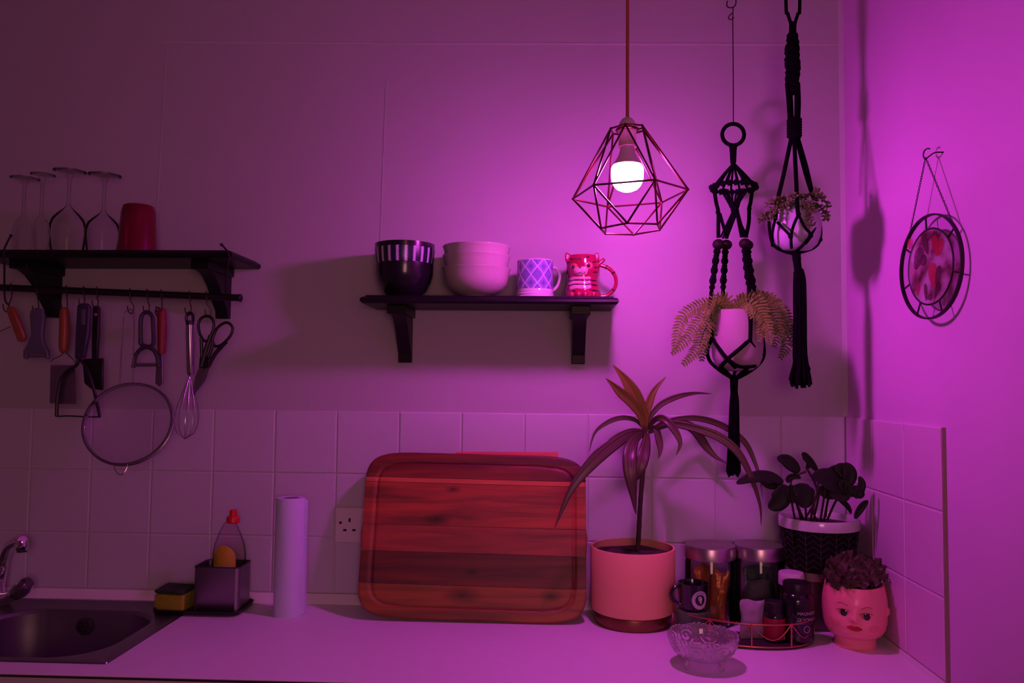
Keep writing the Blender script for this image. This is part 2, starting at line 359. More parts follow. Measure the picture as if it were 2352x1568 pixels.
M['drac'] = leaf_mat('dracaena_leaf', (.045,.035,.012), (.16,.085,.075)); M['drac2'] = leaf_mat('dracaena_leaf_young', (.13,.12,.012), (.24,.20,.02))
# text -> mesh helper
def text_geo(body, size, mapf, extr=0.0003, spacing=1.0):
    cu = bpy.data.curves.new('t', 'FONT'); cu.body = body; cu.size = size; cu.extrude = 0; cu.align_x = 'LEFT'; cu.space_character = spacing; cu.resolution_u = 3
    o = bpy.data.objects.new('t', cu); COL.objects.link(o); bpy.context.view_layer.update()
    me = bpy.data.meshes.new_from_object(o.evaluated_get(bpy.context.evaluated_depsgraph_get()))
    g = G(); g.add([mapf(v.co.x, v.co.y) for v in me.vertices], [tuple(p.vertices) for p in me.polygons])
    wdt = max((v.co.x for v in me.vertices), default=0)
    bpy.data.objects.remove(o); bpy.data.curves.remove(cu); bpy.data.meshes.remove(me); return g, wdt
# ================================================================== ROOM
WT = 0.887; TT = 1.341; TB = 0.909
XL, YF, ZC = -3.0, -3.6, 2.52
wb = ob('wall_back', G().box((XL-.1, .006, 0), (.106, .106, ZC)), M['wall'], bev=0); wb['kind'] = 'structure'
wr = ob('wall_right', G().box((.006, YF, 0), (.106, .006, ZC)), M['wallr_lit']); wr['kind'] = 'structure'
o = ob('wall_left', G().box((XL-.1, YF, 0), (XL, .006, ZC)), M['wall']); o['kind'] = 'structure'
o = ob('wall_front', G().box((XL-.1, YF-.1, 0), (.106, YF, ZC)), M['wall']); o['kind'] = 'structure'
o = ob('floor', G().box((XL-.1, YF-.1, -.1), (.106, .106, 0)), M['floor']); o['kind'] = 'structure'
o = ob('ceiling', G().box((XL-.1, YF-.1, ZC), (.106, .106, ZC+.1)), M['wall']); o['kind'] = 'structure'
GR = .0011
def tile_mesh(w_, h_):
    g = G(); a, b, t = w_/2-GR, h_/2-GR, .006; e = .0022
    g.add([(-a,t,-b),(a,t,-b),(a,t,b),(-a,t,b),(-a,.0018,-b),(a,.0018,-b),(a,.0018,b),(-a,.0018,b),(-a+e,0,-b+e),(a-e,0,-b+e),(a-e,0,b-e),(-a+e,0,b-e)],
          [(0,1,5,4),(1,2,6,5),(2,3,7,6),(3,0,4,7),(4,5,9,8),(5,6,10,9),(6,7,11,10),(7,4,8,11),(8,9,10,11)])
    return g
rows = [(TT-.15, TT), (TT-.30, TT-.15), (TB, TT-.30)]
protos = {}
def place_tile(par, h_, loc, rz):
    k = (round(h_, 3), rz != 0)
    if k not in protos:
        o = ob('tile', tile_mesh(.15, h_), M['tiler_lit'] if rz else M['tile'], None, sharp=12); protos[k] = o.data
    else:
        o = bpy.data.objects.new('tile', protos[k]); COL.objects.link(o)
    o.parent = par; o.location = loc
    o.rotation_euler = (random.uniform(-.002,.002), random.uniform(-.001,.001), rz+random.uniform(-.002,.002)); return o
for z0, z1 in rows:
    for i in range(15): place_tile(wb, z1-z0, (-.075-.15*i, 0, (z0+z1)/2), 0)
    z0 = z0 if z0 != TB else WT+.0095
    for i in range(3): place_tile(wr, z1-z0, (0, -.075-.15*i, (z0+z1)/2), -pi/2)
ob('grout', G().box((-2.25, .0028, TB), (0, .006, TT-.001)), M['grout'], wb)
ob('grout', G().box((.0028, -.449, TB), (.006, .0, TT-.001)), M['grout'], wr)
ob('edge_strip', G().box((.0005, -.4555, WT+.002), (.006, -.4502, TT-.001)), mat('edge_grout', (.30,.22,.16), .7), wr)
g = G().tube([(XL, .004, WT+.013), (.004, .004, WT+.013), (.004, -.455, WT+.013)], .0115, 10)
o = ob('trim_1', G().prism([(XL, .006, WT), (XL, -.0125, WT), (XL, -.009, WT+.009), (XL, -.001, WT+.0215), (XL, .006, WT+.0215)], (-XL, 0, 0)), M['trimw']); o['kind'] = 'structure'
o = ob('trim_2', G().prism([(.006, -.455, WT), (-.0025, -.455, WT), (-.0015, -.455, WT+.005), (0, -.455, WT+.009), (.006, -.455, WT+.009)], (0, .443, 0)), M['trimw']); o['kind'] = 'structure'
# wall-lining seams and corner bead
g = G(); a = at(375, 98, Y=.005); b = at(1925, 103, Y=.005)
g.obox(((a+b)/2), ((b.x-a.x)/2, 0, (b.z-a.z)/2), (0, .0011, 0), (0, 0, .0028))
o = ob('trim_3', g, M['bead2'], bev=.0008); o['kind'] = 'structure'
for i, (p, q) in enumerate((((372, 100), (368, 560)), ((880, 180), (880, 560)))):
    a = at(*p, Y=.0055); b = at(*q, Y=.0055); g = G().obox((a+b)/2, (.0012, 0, 0), (0, .0006, 0), ((b.x-a.x)/2, 0, (a.z-b.z)/2))
    o = ob('trim_%d' % (4+i), g, M['wall'], bev=.0005); o['kind'] = 'structure'
g = G().prism([(.006, .006, TT), (-.003, .006, TT), (.006, -.003, TT)], (0, 0, ZC-TT)); o = ob('trim_6', g, M['bead2']); o['kind'] = 'structure'
# worktop with sink cutout
SX0, SX1, SY0, SY1 = -2.25, -1.505, -.435, -.022
FY = -.492
wt = thing('worktop', 'long pale pink-lit laminate kitchen worktop running along the tiled wall', 'worktop', (-1.0, -.25, WT-.03))
g = G(); z0, z1 = WT-.038, WT
g.box((SX1-.02, FY, z0), (.0, -.0, z1)).box((XL, FY, z0), (SX1-.02, SY0+.02, z1)).box((XL, SY1-.012, z0), (SX1-.02, 0, z1)).box((XL, SY0+.02, z0), (SX0+.02, SY1-.012, z1))
ob('slab', g, M['top'], wt, fix=False, sharp=0)
ob('front_edge', G().box((XL, FY-.004, z0-.002), (0, FY, WT-.0045)), M['topedge'], wt)
ob('edge_seam', G().box((XL, FY-.003, WT-.0045), (0, FY, WT-.0012)), M['darkline'], wt)
cb = thing('base_cabinet', 'pale base cabinet run carrying the worktop', 'cabinet', (-1.2, -.25, 0))
ob('body', G().box((XL, FY+.03, .08), (SX1-.03+.04, -.02, WT-.20)).box((SX1+.01, FY+.03, .08), (-.005, -.02, z0-.002)), M['cab'], cb, fix=False)
ob('plinth', G().box((XL, FY+.09, 0), (-.005, -.02, .08)), M['cab'], cb)
for i in range(5):
    x1 = -.01-.6*i
    dr = ob('door', G().box((x1-.594, FY+.01, .1), (x1, FY+.029, z0-.006)), M['cab'], cb, bev=.002)
    ob('handle', G().tube([(x1-.55, FY+.01, .70), (x1-.55, FY-.02, .70), (x1-.55, FY-.02, .80), (x1-.55, FY+.01, .80)], .005), M['steel'], dr)
# sink
sk = thing('kitchen_sink', 'stainless steel inset sink with rounded dark bowl at the left end of the worktop', 'sink', (-1.9, -.23, WT))
def loop(x0, x1, y0, y1, r, z, n=10):
    out = []
    for cx, cy, a0 in ((x1-r, y1-r, 0), (x0+r, y1-r, 90), (x0+r, y0+r, 180), (x1-r, y0+r, 270)):
        for k in range(n+1):
            a = radians(a0+90*k/n); out.append(Vector((cx+r*cos(a), cy+r*sin(a), z)))
    return out
def loft(g, loops, cap=True):
    n = len(loops[0]); vs = [p for l in loops for p in l]; fs = []
    for k in range(len(loops)-1):
        for i in range(n): j = (i+1) % n; fs.append((k*n+i, k*n+j, (k+1)*n+j, (k+1)*n+i))
    if cap: fs.append(tuple((len(loops)-1)*n+i for i in range(n)))
    return g.add(vs, fs)
g = G(); BX0, BX1, BY0, BY1 = -1.915, -1.55, -.405, -.095
L = [loop(SX0, SX1, SY0, SY1, .004, WT), loop(SX0+.001, SX1-.001, SY0+.001, SY1-.001, .006, WT+.003), loop(SX0+.012, SX1-.012, SY0+.012, SY1-.012, .01, WT+.0035),
     loop(SX0+.016, SX1-.016, SY0+.016, SY1-.016, .012, WT+.001)]
for d, z, r in ((-.006, .001, .10), (0, -.001, .10), (.004, -.008, .10), (.010, -.12, .09), (.020, -.15, .08), (.045, -.165, .06), (.10, -.170, .03)):
    L.append(loop(BX0+d, BX1-d, BY0+d, BY1-d, r, WT+z))
loft(g, L); ob('basin', g, M['sinksteel'], sk, sharp=30)
c = at(194, 1438, Y=BY1-.009)
g = G(); Mx = Matrix.Rotation(radians(90), 3, 'X')
g.lathe([(.0, .004), (.010, .004), (.019, .002), (.020, -.001)], c, 24, M=Mx); ov = ob('overflow', g, M['dgrey'], sk)
g = G()
for k in range(7):
    a = 2*pi*k/6; rr = 0 if k == 6 else .010
    g.lathe([(0, .0050), (.0030, .0050), (.0030, .003)], c+Vector((rr*cos(a), 0, rr*sin(a))), 8, M=Mx)
ob('overflow_hole', g, M['hole'], ov)
g = G().lathe([(0, .004), (.018, .003), (.035, .004), (.037, .0)], (-1.72, -.25, WT-.170), 28); ob('drain', g, M['steelb'], sk)
# tap
tp = thing('mixer_tap', 'chrome mixer tap with smoked knob at the far left of the sink', 'tap', at(0, 1392, Y=-.058))
Yt = -.058
P = lambda x, y, d=0: at(x, y, Y=Yt+d)
g = G().lathe([(.026, 0), (.026, .006), (.019, .010), (.016, .03), (.018, .05), (.014, .056)], (P(-6, 1392).x, Yt, WT+.0035), 24); ob('base', g, M['chrome'], tp)
g = G().tube(crv([P(-4, 1358), P(4, 1320), P(9, 1285), P(20, 1256, -.02), P(38, 1243, -.045), P(52, 1242, -.06)], 6), [.0125]*12+[.0115]*19, 14)
sp = ob('spout', g, M['chrome'], tp)
c = P(51, 1252, -.06); g = G().lathe([(.0125, .013), (.0135, .010), (.0135, -.008), (.0115, -.011)], c, 18); ob('nozzle', g, M['chrome'], sp)
g = G().lathe([(.0105, -.010), (.0105, -.0145), (0, -.0145)], c, 16); ob('aerator', g, M['blackp'], sp)
g = G().tube([P(-4, 1380, -.01), P(20, 1372, -.03), P(38, 1357, -.04)], [.018, .013, .010], 14); hd = ob('valve', g, M['chrome'], tp)
g = G(); c = P(50, 1351, -.045); R_ = Matrix.Rotation(radians(-38), 3, 'Y')@Matrix.Rotation(radians(25), 3, 'X')
g.lathe([(0, -.016), (.014, -.016), (.024, -.010), (.027, 0), (.026, .009), (.018, .015), (0, .017)], c, 28, M=R_, mod=lambda a, r, z, k: (r*(1+.06*abs(cos(3.5*a))), z)); ob('knob', g, M['smoke'], tp)
# ================================================================== SHELVES
def shelf(x0, x1, zt, yf, label, brx, bh, tilt=0):
    t = thing('wall_shelf', label, 'shelf', ((x0+x1)/2, 0.006, zt))
    g = G(); L = []
    for ins, dz in ((.012, 0), (.010, -.0035), (.0045, -.0045), (.0008, -.008), (0, -.0135), (.005, -.0185)):
        L.append([Vector((x0+ins, .006, zt+dz)), Vector((x1-ins, .006, zt+dz)), Vector((x1-ins, yf+ins, zt+dz)), Vector((x0+ins, yf+ins, zt+dz))])
    loft(g, L); g.f.append((3, 2, 1, 0)); ob('board', g, M['shelfwood'], t, sharp=20)
    for bx in brx:
        g = G(); zb = zt-.0185; D = -yf-.035; w_ = .0155
        prof = [(0, 0), (-D, 0), (-D, -.016), (-D+.012, -.020), (-D*.72, -.030), (-D*.52, -.050), (-D*.36, -.075), (-.028, -.098), (-.020, -.105), (-.018, -bh), (0, -bh)]
        g.prism([(bx-w_, .006+a, zb+b) for a, b in prof], (2*w_, 0, 0))
        g.box((bx-w_-.006, -D, zb-.020), (bx+w_+.006, .006, zb))
        b = ob('bracket', g, M['shelfwood'], t, sharp=30, bev=.0015)
        g = G().lathe([(0, .0012), (.0035, .001), (.0042, 0)], (bx, .006-.018, zb-bh+.018), 14, M=Matrix.Rotation(radians(90), 3, 'X')); ob('screw', g, M['screw'], b)
    return t
ZS2 = 1.6035; ZS1 = 1.701
a = at(932, 800, Y=0).x; b = at(1328, 800, Y=0).x
shelf(-1.1124, -.5425, ZS2, -.165, 'black wooden shelf holding bowls and mugs, beside the lit pendant lamp', (a, b), .127)
a = at(124, 710, Y=0).x; b = at(514, 710, Y=0).x
shelf(-1.9979, -1.397, ZS1, -.175, 'black wooden shelf holding upturned glasses above the hanging utensils', (a, b), .122)
# ------------------------------------------------ items on middle shelf
YS = -.085
def S(Y): return FOC/(Y-CL.y)
s_ = S(YS)
c = at(929, 640, Y=YS); c.z = ZS2
def bowl(name, label, c, z, prof, t, mt, group=None, n=56):
    th = thing(name, label, 'bowl', (c.x, c.y, z), group)
    g = G().shell([(r, z+h) for r, h in prof], t, (c.x, c.y, 0), n); ob('body', g, mt, th, sharp=40); return th
bowl('black_bowl', 'plain black bowl at the bottom of the stack on the shelf', c, ZS2,
     [(.034,0),(.036,.003),(.040,.006),(.052,.018),(.061,.036),(.0655,.055),(.0665,.078)], .004, M['blackglaze'], 'stacked black bowls')
tb = bowl('striped_bowl', 'black bowl with pale striped band nested on top of the black bowl', c, ZS2+.036,
     [(.030,0),(.050,.012),(.058,.028),(.0622,.0410),(.0648,.0420),(.0672,.056),(.0682,.072),(.0690,.088)], .004, M['blackglaze'], 'stacked black bowls')
g = G(); g.lathe([(.0652,.0425),(.0662,.046),(.0675,.056),(.0684,.066),(.0690,.0765),(.0675,.078)], (c.x, c.y, ZS2+.036), 64)
g.f = [f for f in g.f if len(f) == 4]
ob('striped_band', g, M['band'], tb, label='pale and indigo vertical stripes')
c = at(1094, 640, Y=YS-.002)
lab = ['cream bowl at the bottom of the stack of three', 'cream bowl in the middle of the stack of three', 'cream bowl on top of the stack of three']
for i, z in enumerate((0, .029, .050)):
    rr = .0765+.001*(i == 0)
    bowl('cream_bowl', lab[i], c, ZS2+z, [(.027,0),(.030,.002),(.031,.005),(.045,.010),(.060,.020),(rr-.007,.034),(rr-.0040,.046),(rr-.0022,.056),(rr-.0002,.064),(rr+.0012,.067),(rr+.0012,.0690)], .0045, M['bowlglaze'], 'stacked cream bowls')
# patterned mug
c = at(1229, 640, Y=YS); r0 = 41.5/s_
mg = thing('patterned_mug', 'white mug with blue lozenge pattern and ridged foot between bowls and cat mug', 'mug', (c.x, c.y, ZS2))
g = G().shell([(.040,0),(.0435,.001),(.0440,.004),(.0425,.0065),(.0432,.008),(.0432,.011),(.0415,.013),(.0420,.0145),(.0415,.018),(r0-.0003,.020),(r0-.0003,.0865),(r0-.0008,.088)], .003, (c.x, c.y, ZS2), 56); ob('body', g, M['whiteglaze'], mg)
g = G(); g.lathe([(r0-.0002,.0212),(r0+.0002,.0216),(r0+.0002,.0855),(r0-.0002,.086)], (c.x, c.y, ZS2), 64); g.f = [f for f in g.f if len(f) == 4]
ob('printed_band', g, M['mugprint'], mg, label='blue lozenge print')
d = Vector((sin(radians(118)), -cos(radians(118)), 0)); g = G()
pts = [Vector((c.x, c.y, ZS2))+d*a+Vector((0,0,b)) for a, b in ((r0-.002,.073),(r0+.010,.076),(r0+.020,.068),(r0+.0235,.054),(r0+.018,.036),(r0+.008,.025),(r0-.002,.021))]
g.tube(crv(pts, 5), [.0045-.0012*sin(pi*i/30) for i in range(31)], 10); ob('handle', g, M['whiteglaze'], mg)
# cat mug
c = at(1339, 640, Y=YS); z0 = ZS2
ct = thing('cat_mug', 'glossy red tabby cat shaped mug with tail handle at right end of shelf', 'mug', (c.x, c.y, z0))
cp = [(.036,0),(.0405,.003),(.0415,.010),(.0395,.020),(.0370,.032),(.0350,.041),(.0350,.047),(.0372,.056),(.0382,.068),(.0378,.080),(.0362,.092),(.0345,.099)]
def rc(z):
    for (r1, a), (r2, b) in zip(cp, cp[1:]):
        if a <= z <= b: return r1+(r2-r1)*(z-a)/(b-a)
    return cp[-1][0]
ROT = radians(-6)
def cs(px, z, off=.0006):       # point on cat surface: px offset (m) sideways from axis
    a = math.asin(max(-.98, min(.98, px/rc(z))))
    r = rc(z)+off; return Vector((c.x+r*sin(a+ROT*0), c.y-r*cos(a), z0+z))
def K(x, y): return (x-1339)/s_*1.0, (682.5-y)/s_   # photo offsets to (side, height)
g = G().shell(cp, .004, (c.x, c.y, z0), 48); ob('body', g, M['catred'], ct)
def cpatch(cx, cy, hw, hh, off, mt, name, shape='e', par=None, tilt=0, label=None):
    kx, kz = K(cx, cy); hw /= s_; hh /= s_; g = G(); rings = 5; n = 20; vs = []; fs = []
    for k in range(rings+1):
        q = k/rings
        for i in range(n):
            a = 2*pi*i/n; ux, uz = q*cos(a), q*sin(a)
            if shape == 'b': ux = q*math.copysign(abs(cos(a))**.35, cos(a)); uz = q*math.copysign(abs(sin(a))**.6, sin(a))+.25*sin(ux*9)
            x = kx+hw*ux*cos(tilt)-hh*uz*sin(tilt); z = kz+hh*uz*cos(tilt)+hw*ux*sin(tilt)
            vs.append(cs(x, min(max(z, .001), .098), off*(1-q**3)+.0002))
    for k in range(rings):
        for i in range(n): j = (i+1) % n; fs.append((k*n+i, k*n+j, (k+1)*n+j, (k+1)*n+i))
    g.add(vs, fs); return ob(name, g, mt, par or ct, sharp=60, label=label)
cpatch(1326, 620, 10, 7.5, .0026, M['catwhite'], 'muzzle', label='pale cream muzzle'); cpatch(1338, 619.5, 11, 8, .0028, M['catwhite'], 'muzzle')
cpatch(1332, 626, 15, 5, .0012, M['catwhite'], 'muzzle')
cpatch(1317, 611, 8, 7, .0008, M['catpink'], 'eye_patch'); cpatch(1350, 609, 9, 8, .0008, M['catpink'], 'eye_patch')
for (x, y, w_, h) in ((1331, 637.3, 24, 3.4), (1330, 647.2, 25, 4.0), (1332, 657.6, 24, 5.0)): cpatch(x, y, w_, h, .0010, M['catwhite'], 'chest_band', 'b')
for (x, y, w_, h, tt) in ((1330, 642.5, 24, 1.1, 0), (1330, 652.3, 25, 1.2, 0), (1363, 642, 9, 2.0, 0), (1364, 652.5, 9, 2.0, 0), (1364, 665, 13, 1.8, 0), (1314, 667, 7, 2.0, 0), (1366, 623, 6.5, 1.8, .1), (1368, 612, 5.5, 1.8, .2), (1364, 600, 6, 1.6, .1),
                        (1303, 600, 5, 2.4, .4), (1301, 620, 2.5, 6, 0), (1300, 650, 3, 3, 0), (1317, 594, 3.4, 1.1, 1.2), (1322, 594.5, 3.6, 1.1, 1.9), (1326, 594, 3.6, 1.1, 1.2), (1331, 594.5, 3.6, 1.1, 1.9), (1346, 590, 6, 1.4, .2), (1310, 592, 5, 1.6, -.3)):
    cpatch(x, y, w_, h, .0009, M['catdark'], 'stripe', 'b' if w_ > 20 else 'e', tilt=tt)
for x, y in ((1317, 611), (1349, 609.5)):
    kx, kz = K(x, y); g = G().sph(cs(kx, kz, .0010), (.0046, .0022, .0048)); e = ob('eye', g, M['catred'], ct)
    g = G().sph(cs(kx, kz, .0026), (.0030, .0018, .0034)); ob('pupil', g, M['eye'], e)
kx, kz = K(1331, 614); g = G().sph(cs(kx, kz, .0034), (.0026, .0016, .0018)); ob('nose', g, M['redh'], ct)
g = G().tube(crv([cs(K(x, y)[0], K(x, y)[1], .0034) for x, y in ((1321, 624), (1326, 627.5), (1331.5, 625), (1337, 627.5), (1342, 624.5))], 5), .0005, 6); ob('mouth', g, M['catdark'], ct)
def epx(x, y, d): return Vector((c.x+(x-1339)/s_, c.y+d, z0+(682.5-y)/s_))
for poly, inn in ((((1299, 600), (1297, 588), (1297.5, 579), (1301, 576.5), (1306, 579), (1313, 584.5), (1320, 587), (1312, 597)), ((1299.5, 592), (1299.5, 582), (1303, 580.5), (1307, 585), (1303, 593))),
                  (((1354, 588), (1361, 583.5), (1367, 578), (1372, 577), (1374, 580), (1374.5, 588), (1375.5, 597), (1362, 598)), ((1361, 586), (1368, 580), (1372.5, 581), (1372, 589), (1367, 594)))):
    g = G().prism([epx(x, y, -.020) for x, y in poly], (0, .009, 0)); e = ob('ear', g, M['catred'], ct, bev=.0022)
    g = G().prism([epx(x, y, -.0215) for x, y in inn], (0, .003, 0)); ob('inner_ear', g, M['catwhite'], e, bev=.0008, label='pale inner ear')
for x in (1312, 1327, 1342, 1362):
    kx, kz = K(x, 675); g = G().sph(cs(kx, .007, -.001), (.0075, .0065, .0085)); ob('paw', g, M['catred'], ct)
tl = crv([Vector((c.x+(x-1339)/s_, c.y, z0+(682.5-y)/s_)) for x, y in ((1376, 675), (1392, 674), (1405, 665), (1414, 650), (1414, 632), (1406, 617), (1394, 608), (1379, 603))], 5)
g = G().tube(tl, .0044, 12); ob('handle', g, M['catred'], ct)
g = G().tube(crv([Vector((c.x+(x-1339)/s_, c.y-.002, z0+(682.5-y)/s_)) for x, y in ((1372, 604), (1379, 597), (1388, 589))], 4), [.006,.006,.0058,.0055,.005,.005,.0048,.0045,.003], 10)
g.tube([Vector((c.x+(x-1339)/s_, c.y-.002, z0+(682.5-y)/s_)) for x, y in ((1377, 600), (1373, 592), (1374, 588))], [.004,.0035,.002], 8); ob('tail_tip', g, M['catred'], ct)
for i in (11, 23, 30): g = G().tube([tl[i]*1.0, tl[i+1]*1.0], .0047, 12); ob('tail_stripe', g, M['catdark'], ct)
# ------------------------------------------------ glasses on left shelf
def wineglass(px, Y, r, hb, hs, rf, label, nm='wine_glass'):
    b = at(px, 560, Y=Y); t = thing(nm, label, 'glass', (b.x, Y, ZS1+.0002), 'upturned stemmed glasses on the left shelf')
    prof = [(r*.84, 0), (r*.94, hb*.22), (r, hb*.46), (r*.98, hb*.60), (r*.86, hb*.73), (r*.60, hb*.84), (r*.34, hb*.92), (r*.17, hb*.98), (.0045, hb+.004)]
    g = G().lathe(prof, (b.x, Y, ZS1), 40); g.f = [f for f in g.f if len(f) == 4]; ob('bowl', g, M['wine'], t)
    g = G().lathe([(.0045, hb+.003), (.0033, hb+.02), (.0035, hb+hs-.02), (.008, hb+hs-.004), (rf, hb+hs-.0005), (rf, hb+hs+.001), (0, hb+hs+.002)], (b.x, Y, ZS1), 32); ob('stem_and_foot', g, M['wine'], t)
wineglass(51, -.06, .023, .104, .085, .032, 'narrow upturned stemmed glass at the far left of the upper shelf')
wineglass(92, -.135, .019, .088, .090, .026, 'slim upturned stemmed glass tucked in beside the far left one')
wineglass(154, -.09, .040, .116, .082, .036, 'wide upturned wine glass with the widest foot, second group on the shelf')
wineglass(235, -.10, .038, .100, .086, .036, 'upturned wine glass standing right beside the red tumbler')
b = at(316, 560, Y=-.10); t = thing('red_tumbler', 'upturned red textured glass tumbler on the left shelf', 'glass', (b.x, -.10, ZS1))
k = 1/S(-.10); prof = [(42*k, 0), (42*k, .02), (40.5*k, .06), (38*k, .098), (37*k, .103), (34.5*k, .112), (31*k, .1145), (0, .1145)]
g = G().lathe(prof, (b.x, -.10, ZS1), 36, mod=lambda a, r, z, kk: (r*(1+.008*cos(12*a+z*200)), z)); ob('body', g, M['redglass'], t)
# ------------------------------------------------ hanging rail
YR = -.112
rl = thing('hanging_rail', 'black iron rail hung below the left shelf, holding the utensil hooks', 'rail', at(300, 672, Y=YR))
a, b = at(-30, 659, Y=YR), at(552, 684, Y=YR)
g = G().tube([a, a.lerp(b, .5), b], .0078, 14); ob('rod', g, M['iron'], rl)
g = G().sph(b, (.005, .0095, .0095)); ob('end_cap', g, M['iron'], rl)
def P(x, y, d=0): return at(x, y, Y=YR+d)
g = G().tube(crv([P(25, 541, -.062), P(14, 562, -.064), P(8, 580, -.066), P(10, 605, -.066), P(10, 640, -.03), P(10, 666, -.012), P(12, 690, -.01), P(20, 700, -.008)], 5), .0022, 8); g.sph(P(25, 541, -.062), .0035); ob('wire_hanger', g, M['iron'], rl)
zt = ZS1
p1 = at(510, 562, Y=-.178); g = G().tube(crv([at(509, 562, Y=-.178), at(515, 568, Y=-.179), at(524, 580, Y=-.1785), at(527, 592, Y=-.179), at(524, 602, Y=-.178), at(520, 630, Y=-.150), at(519, 672, Y=YR-.01)], 5), .0022, 8); g.sph(at(509, 562, Y=-.178), .0038); ob('wire_hanger', g, M['iron'], rl)
# hooks + utensils
def ry(x): return 659+(x+30)*25/582.
def hook(x, xb, yb, what, mt='steel'):
    y = ry(x); t = at(x, y, Y=YR)
    pts = [P(x+3, y+12, .013), P(x+1, y-2, .0115), P(x, y-11, 0), P(x, y-3, -.0115), P(x+2, y+18, -.010), P(xb+7, yb-14, -.006), P(xb+5, yb, -.006), P(xb, yb+4, -.006), P(xb-6, yb-4, -.006), P(xb-7, yb-14, -.006)]
    g = G().tube(crv(pts, 5), .0013, 8)
    return single('s_hook', g, M['hookm'], 'S hook carrying '+what, 'hook', 'utensil hooks on the rail')
M['hookm'] = mat('dark_hook', (.035,.022,.03), .4, metal=.3)
def flat(g, pts, d0, th):                 # polygon from photo points at the rail's depth, real thickness
    g.prism([P(x, y, d0) for x, y in pts], (0, th, 0)); return g
def rib(g, pts, d, r, n=8, cv=5): g.tube(crv([P(*p, d) for p in pts], cv), r, n); return g
U = -.006
# 1 orange handled tool
hook(25, 14, 712, 'the orange handled wire cutter at far left')
t = thing('wire_cutter', 'orange handled wire cheese cutter hanging tilted at far left of the rail', 'kitchen tool', P(20, 710, U))
h = [(12, 706), (26, 702), (32, 712), (56, 772), (54, 781), (44, 786), (38, 782), (16, 722)]
ob('handle', flat(G(), h, U-.006, .012), M['orange'], t, bev=.004)
g = rib(G(), [(24, 750), (8, 757), (-12, 765), (-40, 772)], U, .0012); ob('wire', g, M['steelb'], t)
# 2 grey peeler
hook(84, 82, 716, 'the grey flared peeler')
t = thing('grey_peeler', 'grey blue plastic peeler with flared head second from the left', 'peeler', P(82, 712, U))
ob('body', flat(G(), [(70, 711), (82, 706), (96, 711), (100, 724), (96, 770), (99, 788), (109, 806), (110, 824), (104, 825), (102, 813), (62, 812), (60, 825), (52, 823), (52, 806), (64, 786), (70, 768), (67, 724)], U-.0055, .011), M['greyb'], t, bev=.0025)
ob('blade', flat(G(), [(58, 815), (106, 815), (106, 821), (58, 821)], U-.002, .002), M['steelb'], t)
# 3 grater
hook(152, 148, 712, 'the orange handled grater', 'steel')
t = thing('hand_grater', 'flat metal grater with orange handle hanging beside the left bracket', 'grater', P(148, 710, U))
g = G().tube(crv([P(149, 706, U), P(148, 722, U), P(149, 760, U), P(147, 798, U), P(148, 809, U)], 4), [.005,.008,.0095,.010,.0105,.011,.0115,.012,.012,.012,.0115,.0115,.011,.010,.009,.008,.006], 12); ob('handle', g, M['orange'], t)
g = flat(G(), [(116, 838), (172, 838), (174, 928), (114, 926)], U-.001, .0014); gp = ob('grating_plate', g, M['steelb'], t)
g = G()
for i in range(9):
    for j in range(13):
        q = P(119+i*6.2, 844+j*6.3, U-.0018); g.sph(q, (.0016, .0012, .0010), 6, 4)
ob('teeth', g, M['steelb'], gp, kind='stuff')
ob('neck', rib(G(), [(148, 806), (140, 816), (118, 828), (116, 838)], U, .0014).tube([P(148, 806, U), P(158, 816, U), P(171, 828, U), P(172, 838, U)], .0014), M['steelb'], t)
# 4 potato masher / slicer with navy handle
hook(192, 188, 700, 'the navy handled slicer')
t = thing('bow_slicer', 'navy handled bow shaped slicer with arched black frame and bottom wire', 'kitchen tool', P(188, 697, U-.008))
g = flat(G(), [(176, 700), (184, 696), (198, 696), (205, 702), (204, 760), (192, 822), (170, 824), (172, 770)], U-.014, .012); ob('handle', g, M['navy'], t, bev=.0035)
g = flat(G(), [(186, 710), (196, 710), (194, 745), (186, 745)], U-.0155, .003); ob('grip_inlay', g, M['greyb'], t, bev=.001)
g = rib(G(), [(180, 820), (176, 838), (158, 850), (142, 868), (134, 900), (131, 930), (130, 956)], U-.008, .0040)
g.tube(crv([P(*p, U-.008) for p in ((184, 826), (196, 840), (208, 868), (217, 900), (224, 930), (230, 956))], 5), .0036, 8); ob('frame', g, M['blackp'], t)
ob('cutting_wire', rib(G(), [(129, 956), (160, 955), (200, 957), (231, 957)], U-.008, .0016), M['blackp'], t)
# 5 black spatula
hook(222, 219, 704, 'the black spatula')
t = thing('black_spatula', 'all black spatula with square head hanging left of the sieve', 'spatula', P(218, 700, U+.004))
g = flat(G(), [(212, 706), (216, 702), (224, 702), (227, 708), (226, 770), (222, 824), (210, 824), (210, 770)], U, .009); ob('handle', g, M['blackp'], t, bev=.002)
g = flat(G(), [(188, 824), (237, 822), (236, 896), (208, 893), (192, 880)], U+.001, .006); ob('head', g, M['blackp'], t, bev=.003)
ob('hole_rim', G().lathe([(.0030, .0005), (.0042, 0)], P(219, 722, U-.0004), 12, M=Matrix.Rotation(pi/2, 3, 'X')), M['screw'], t)
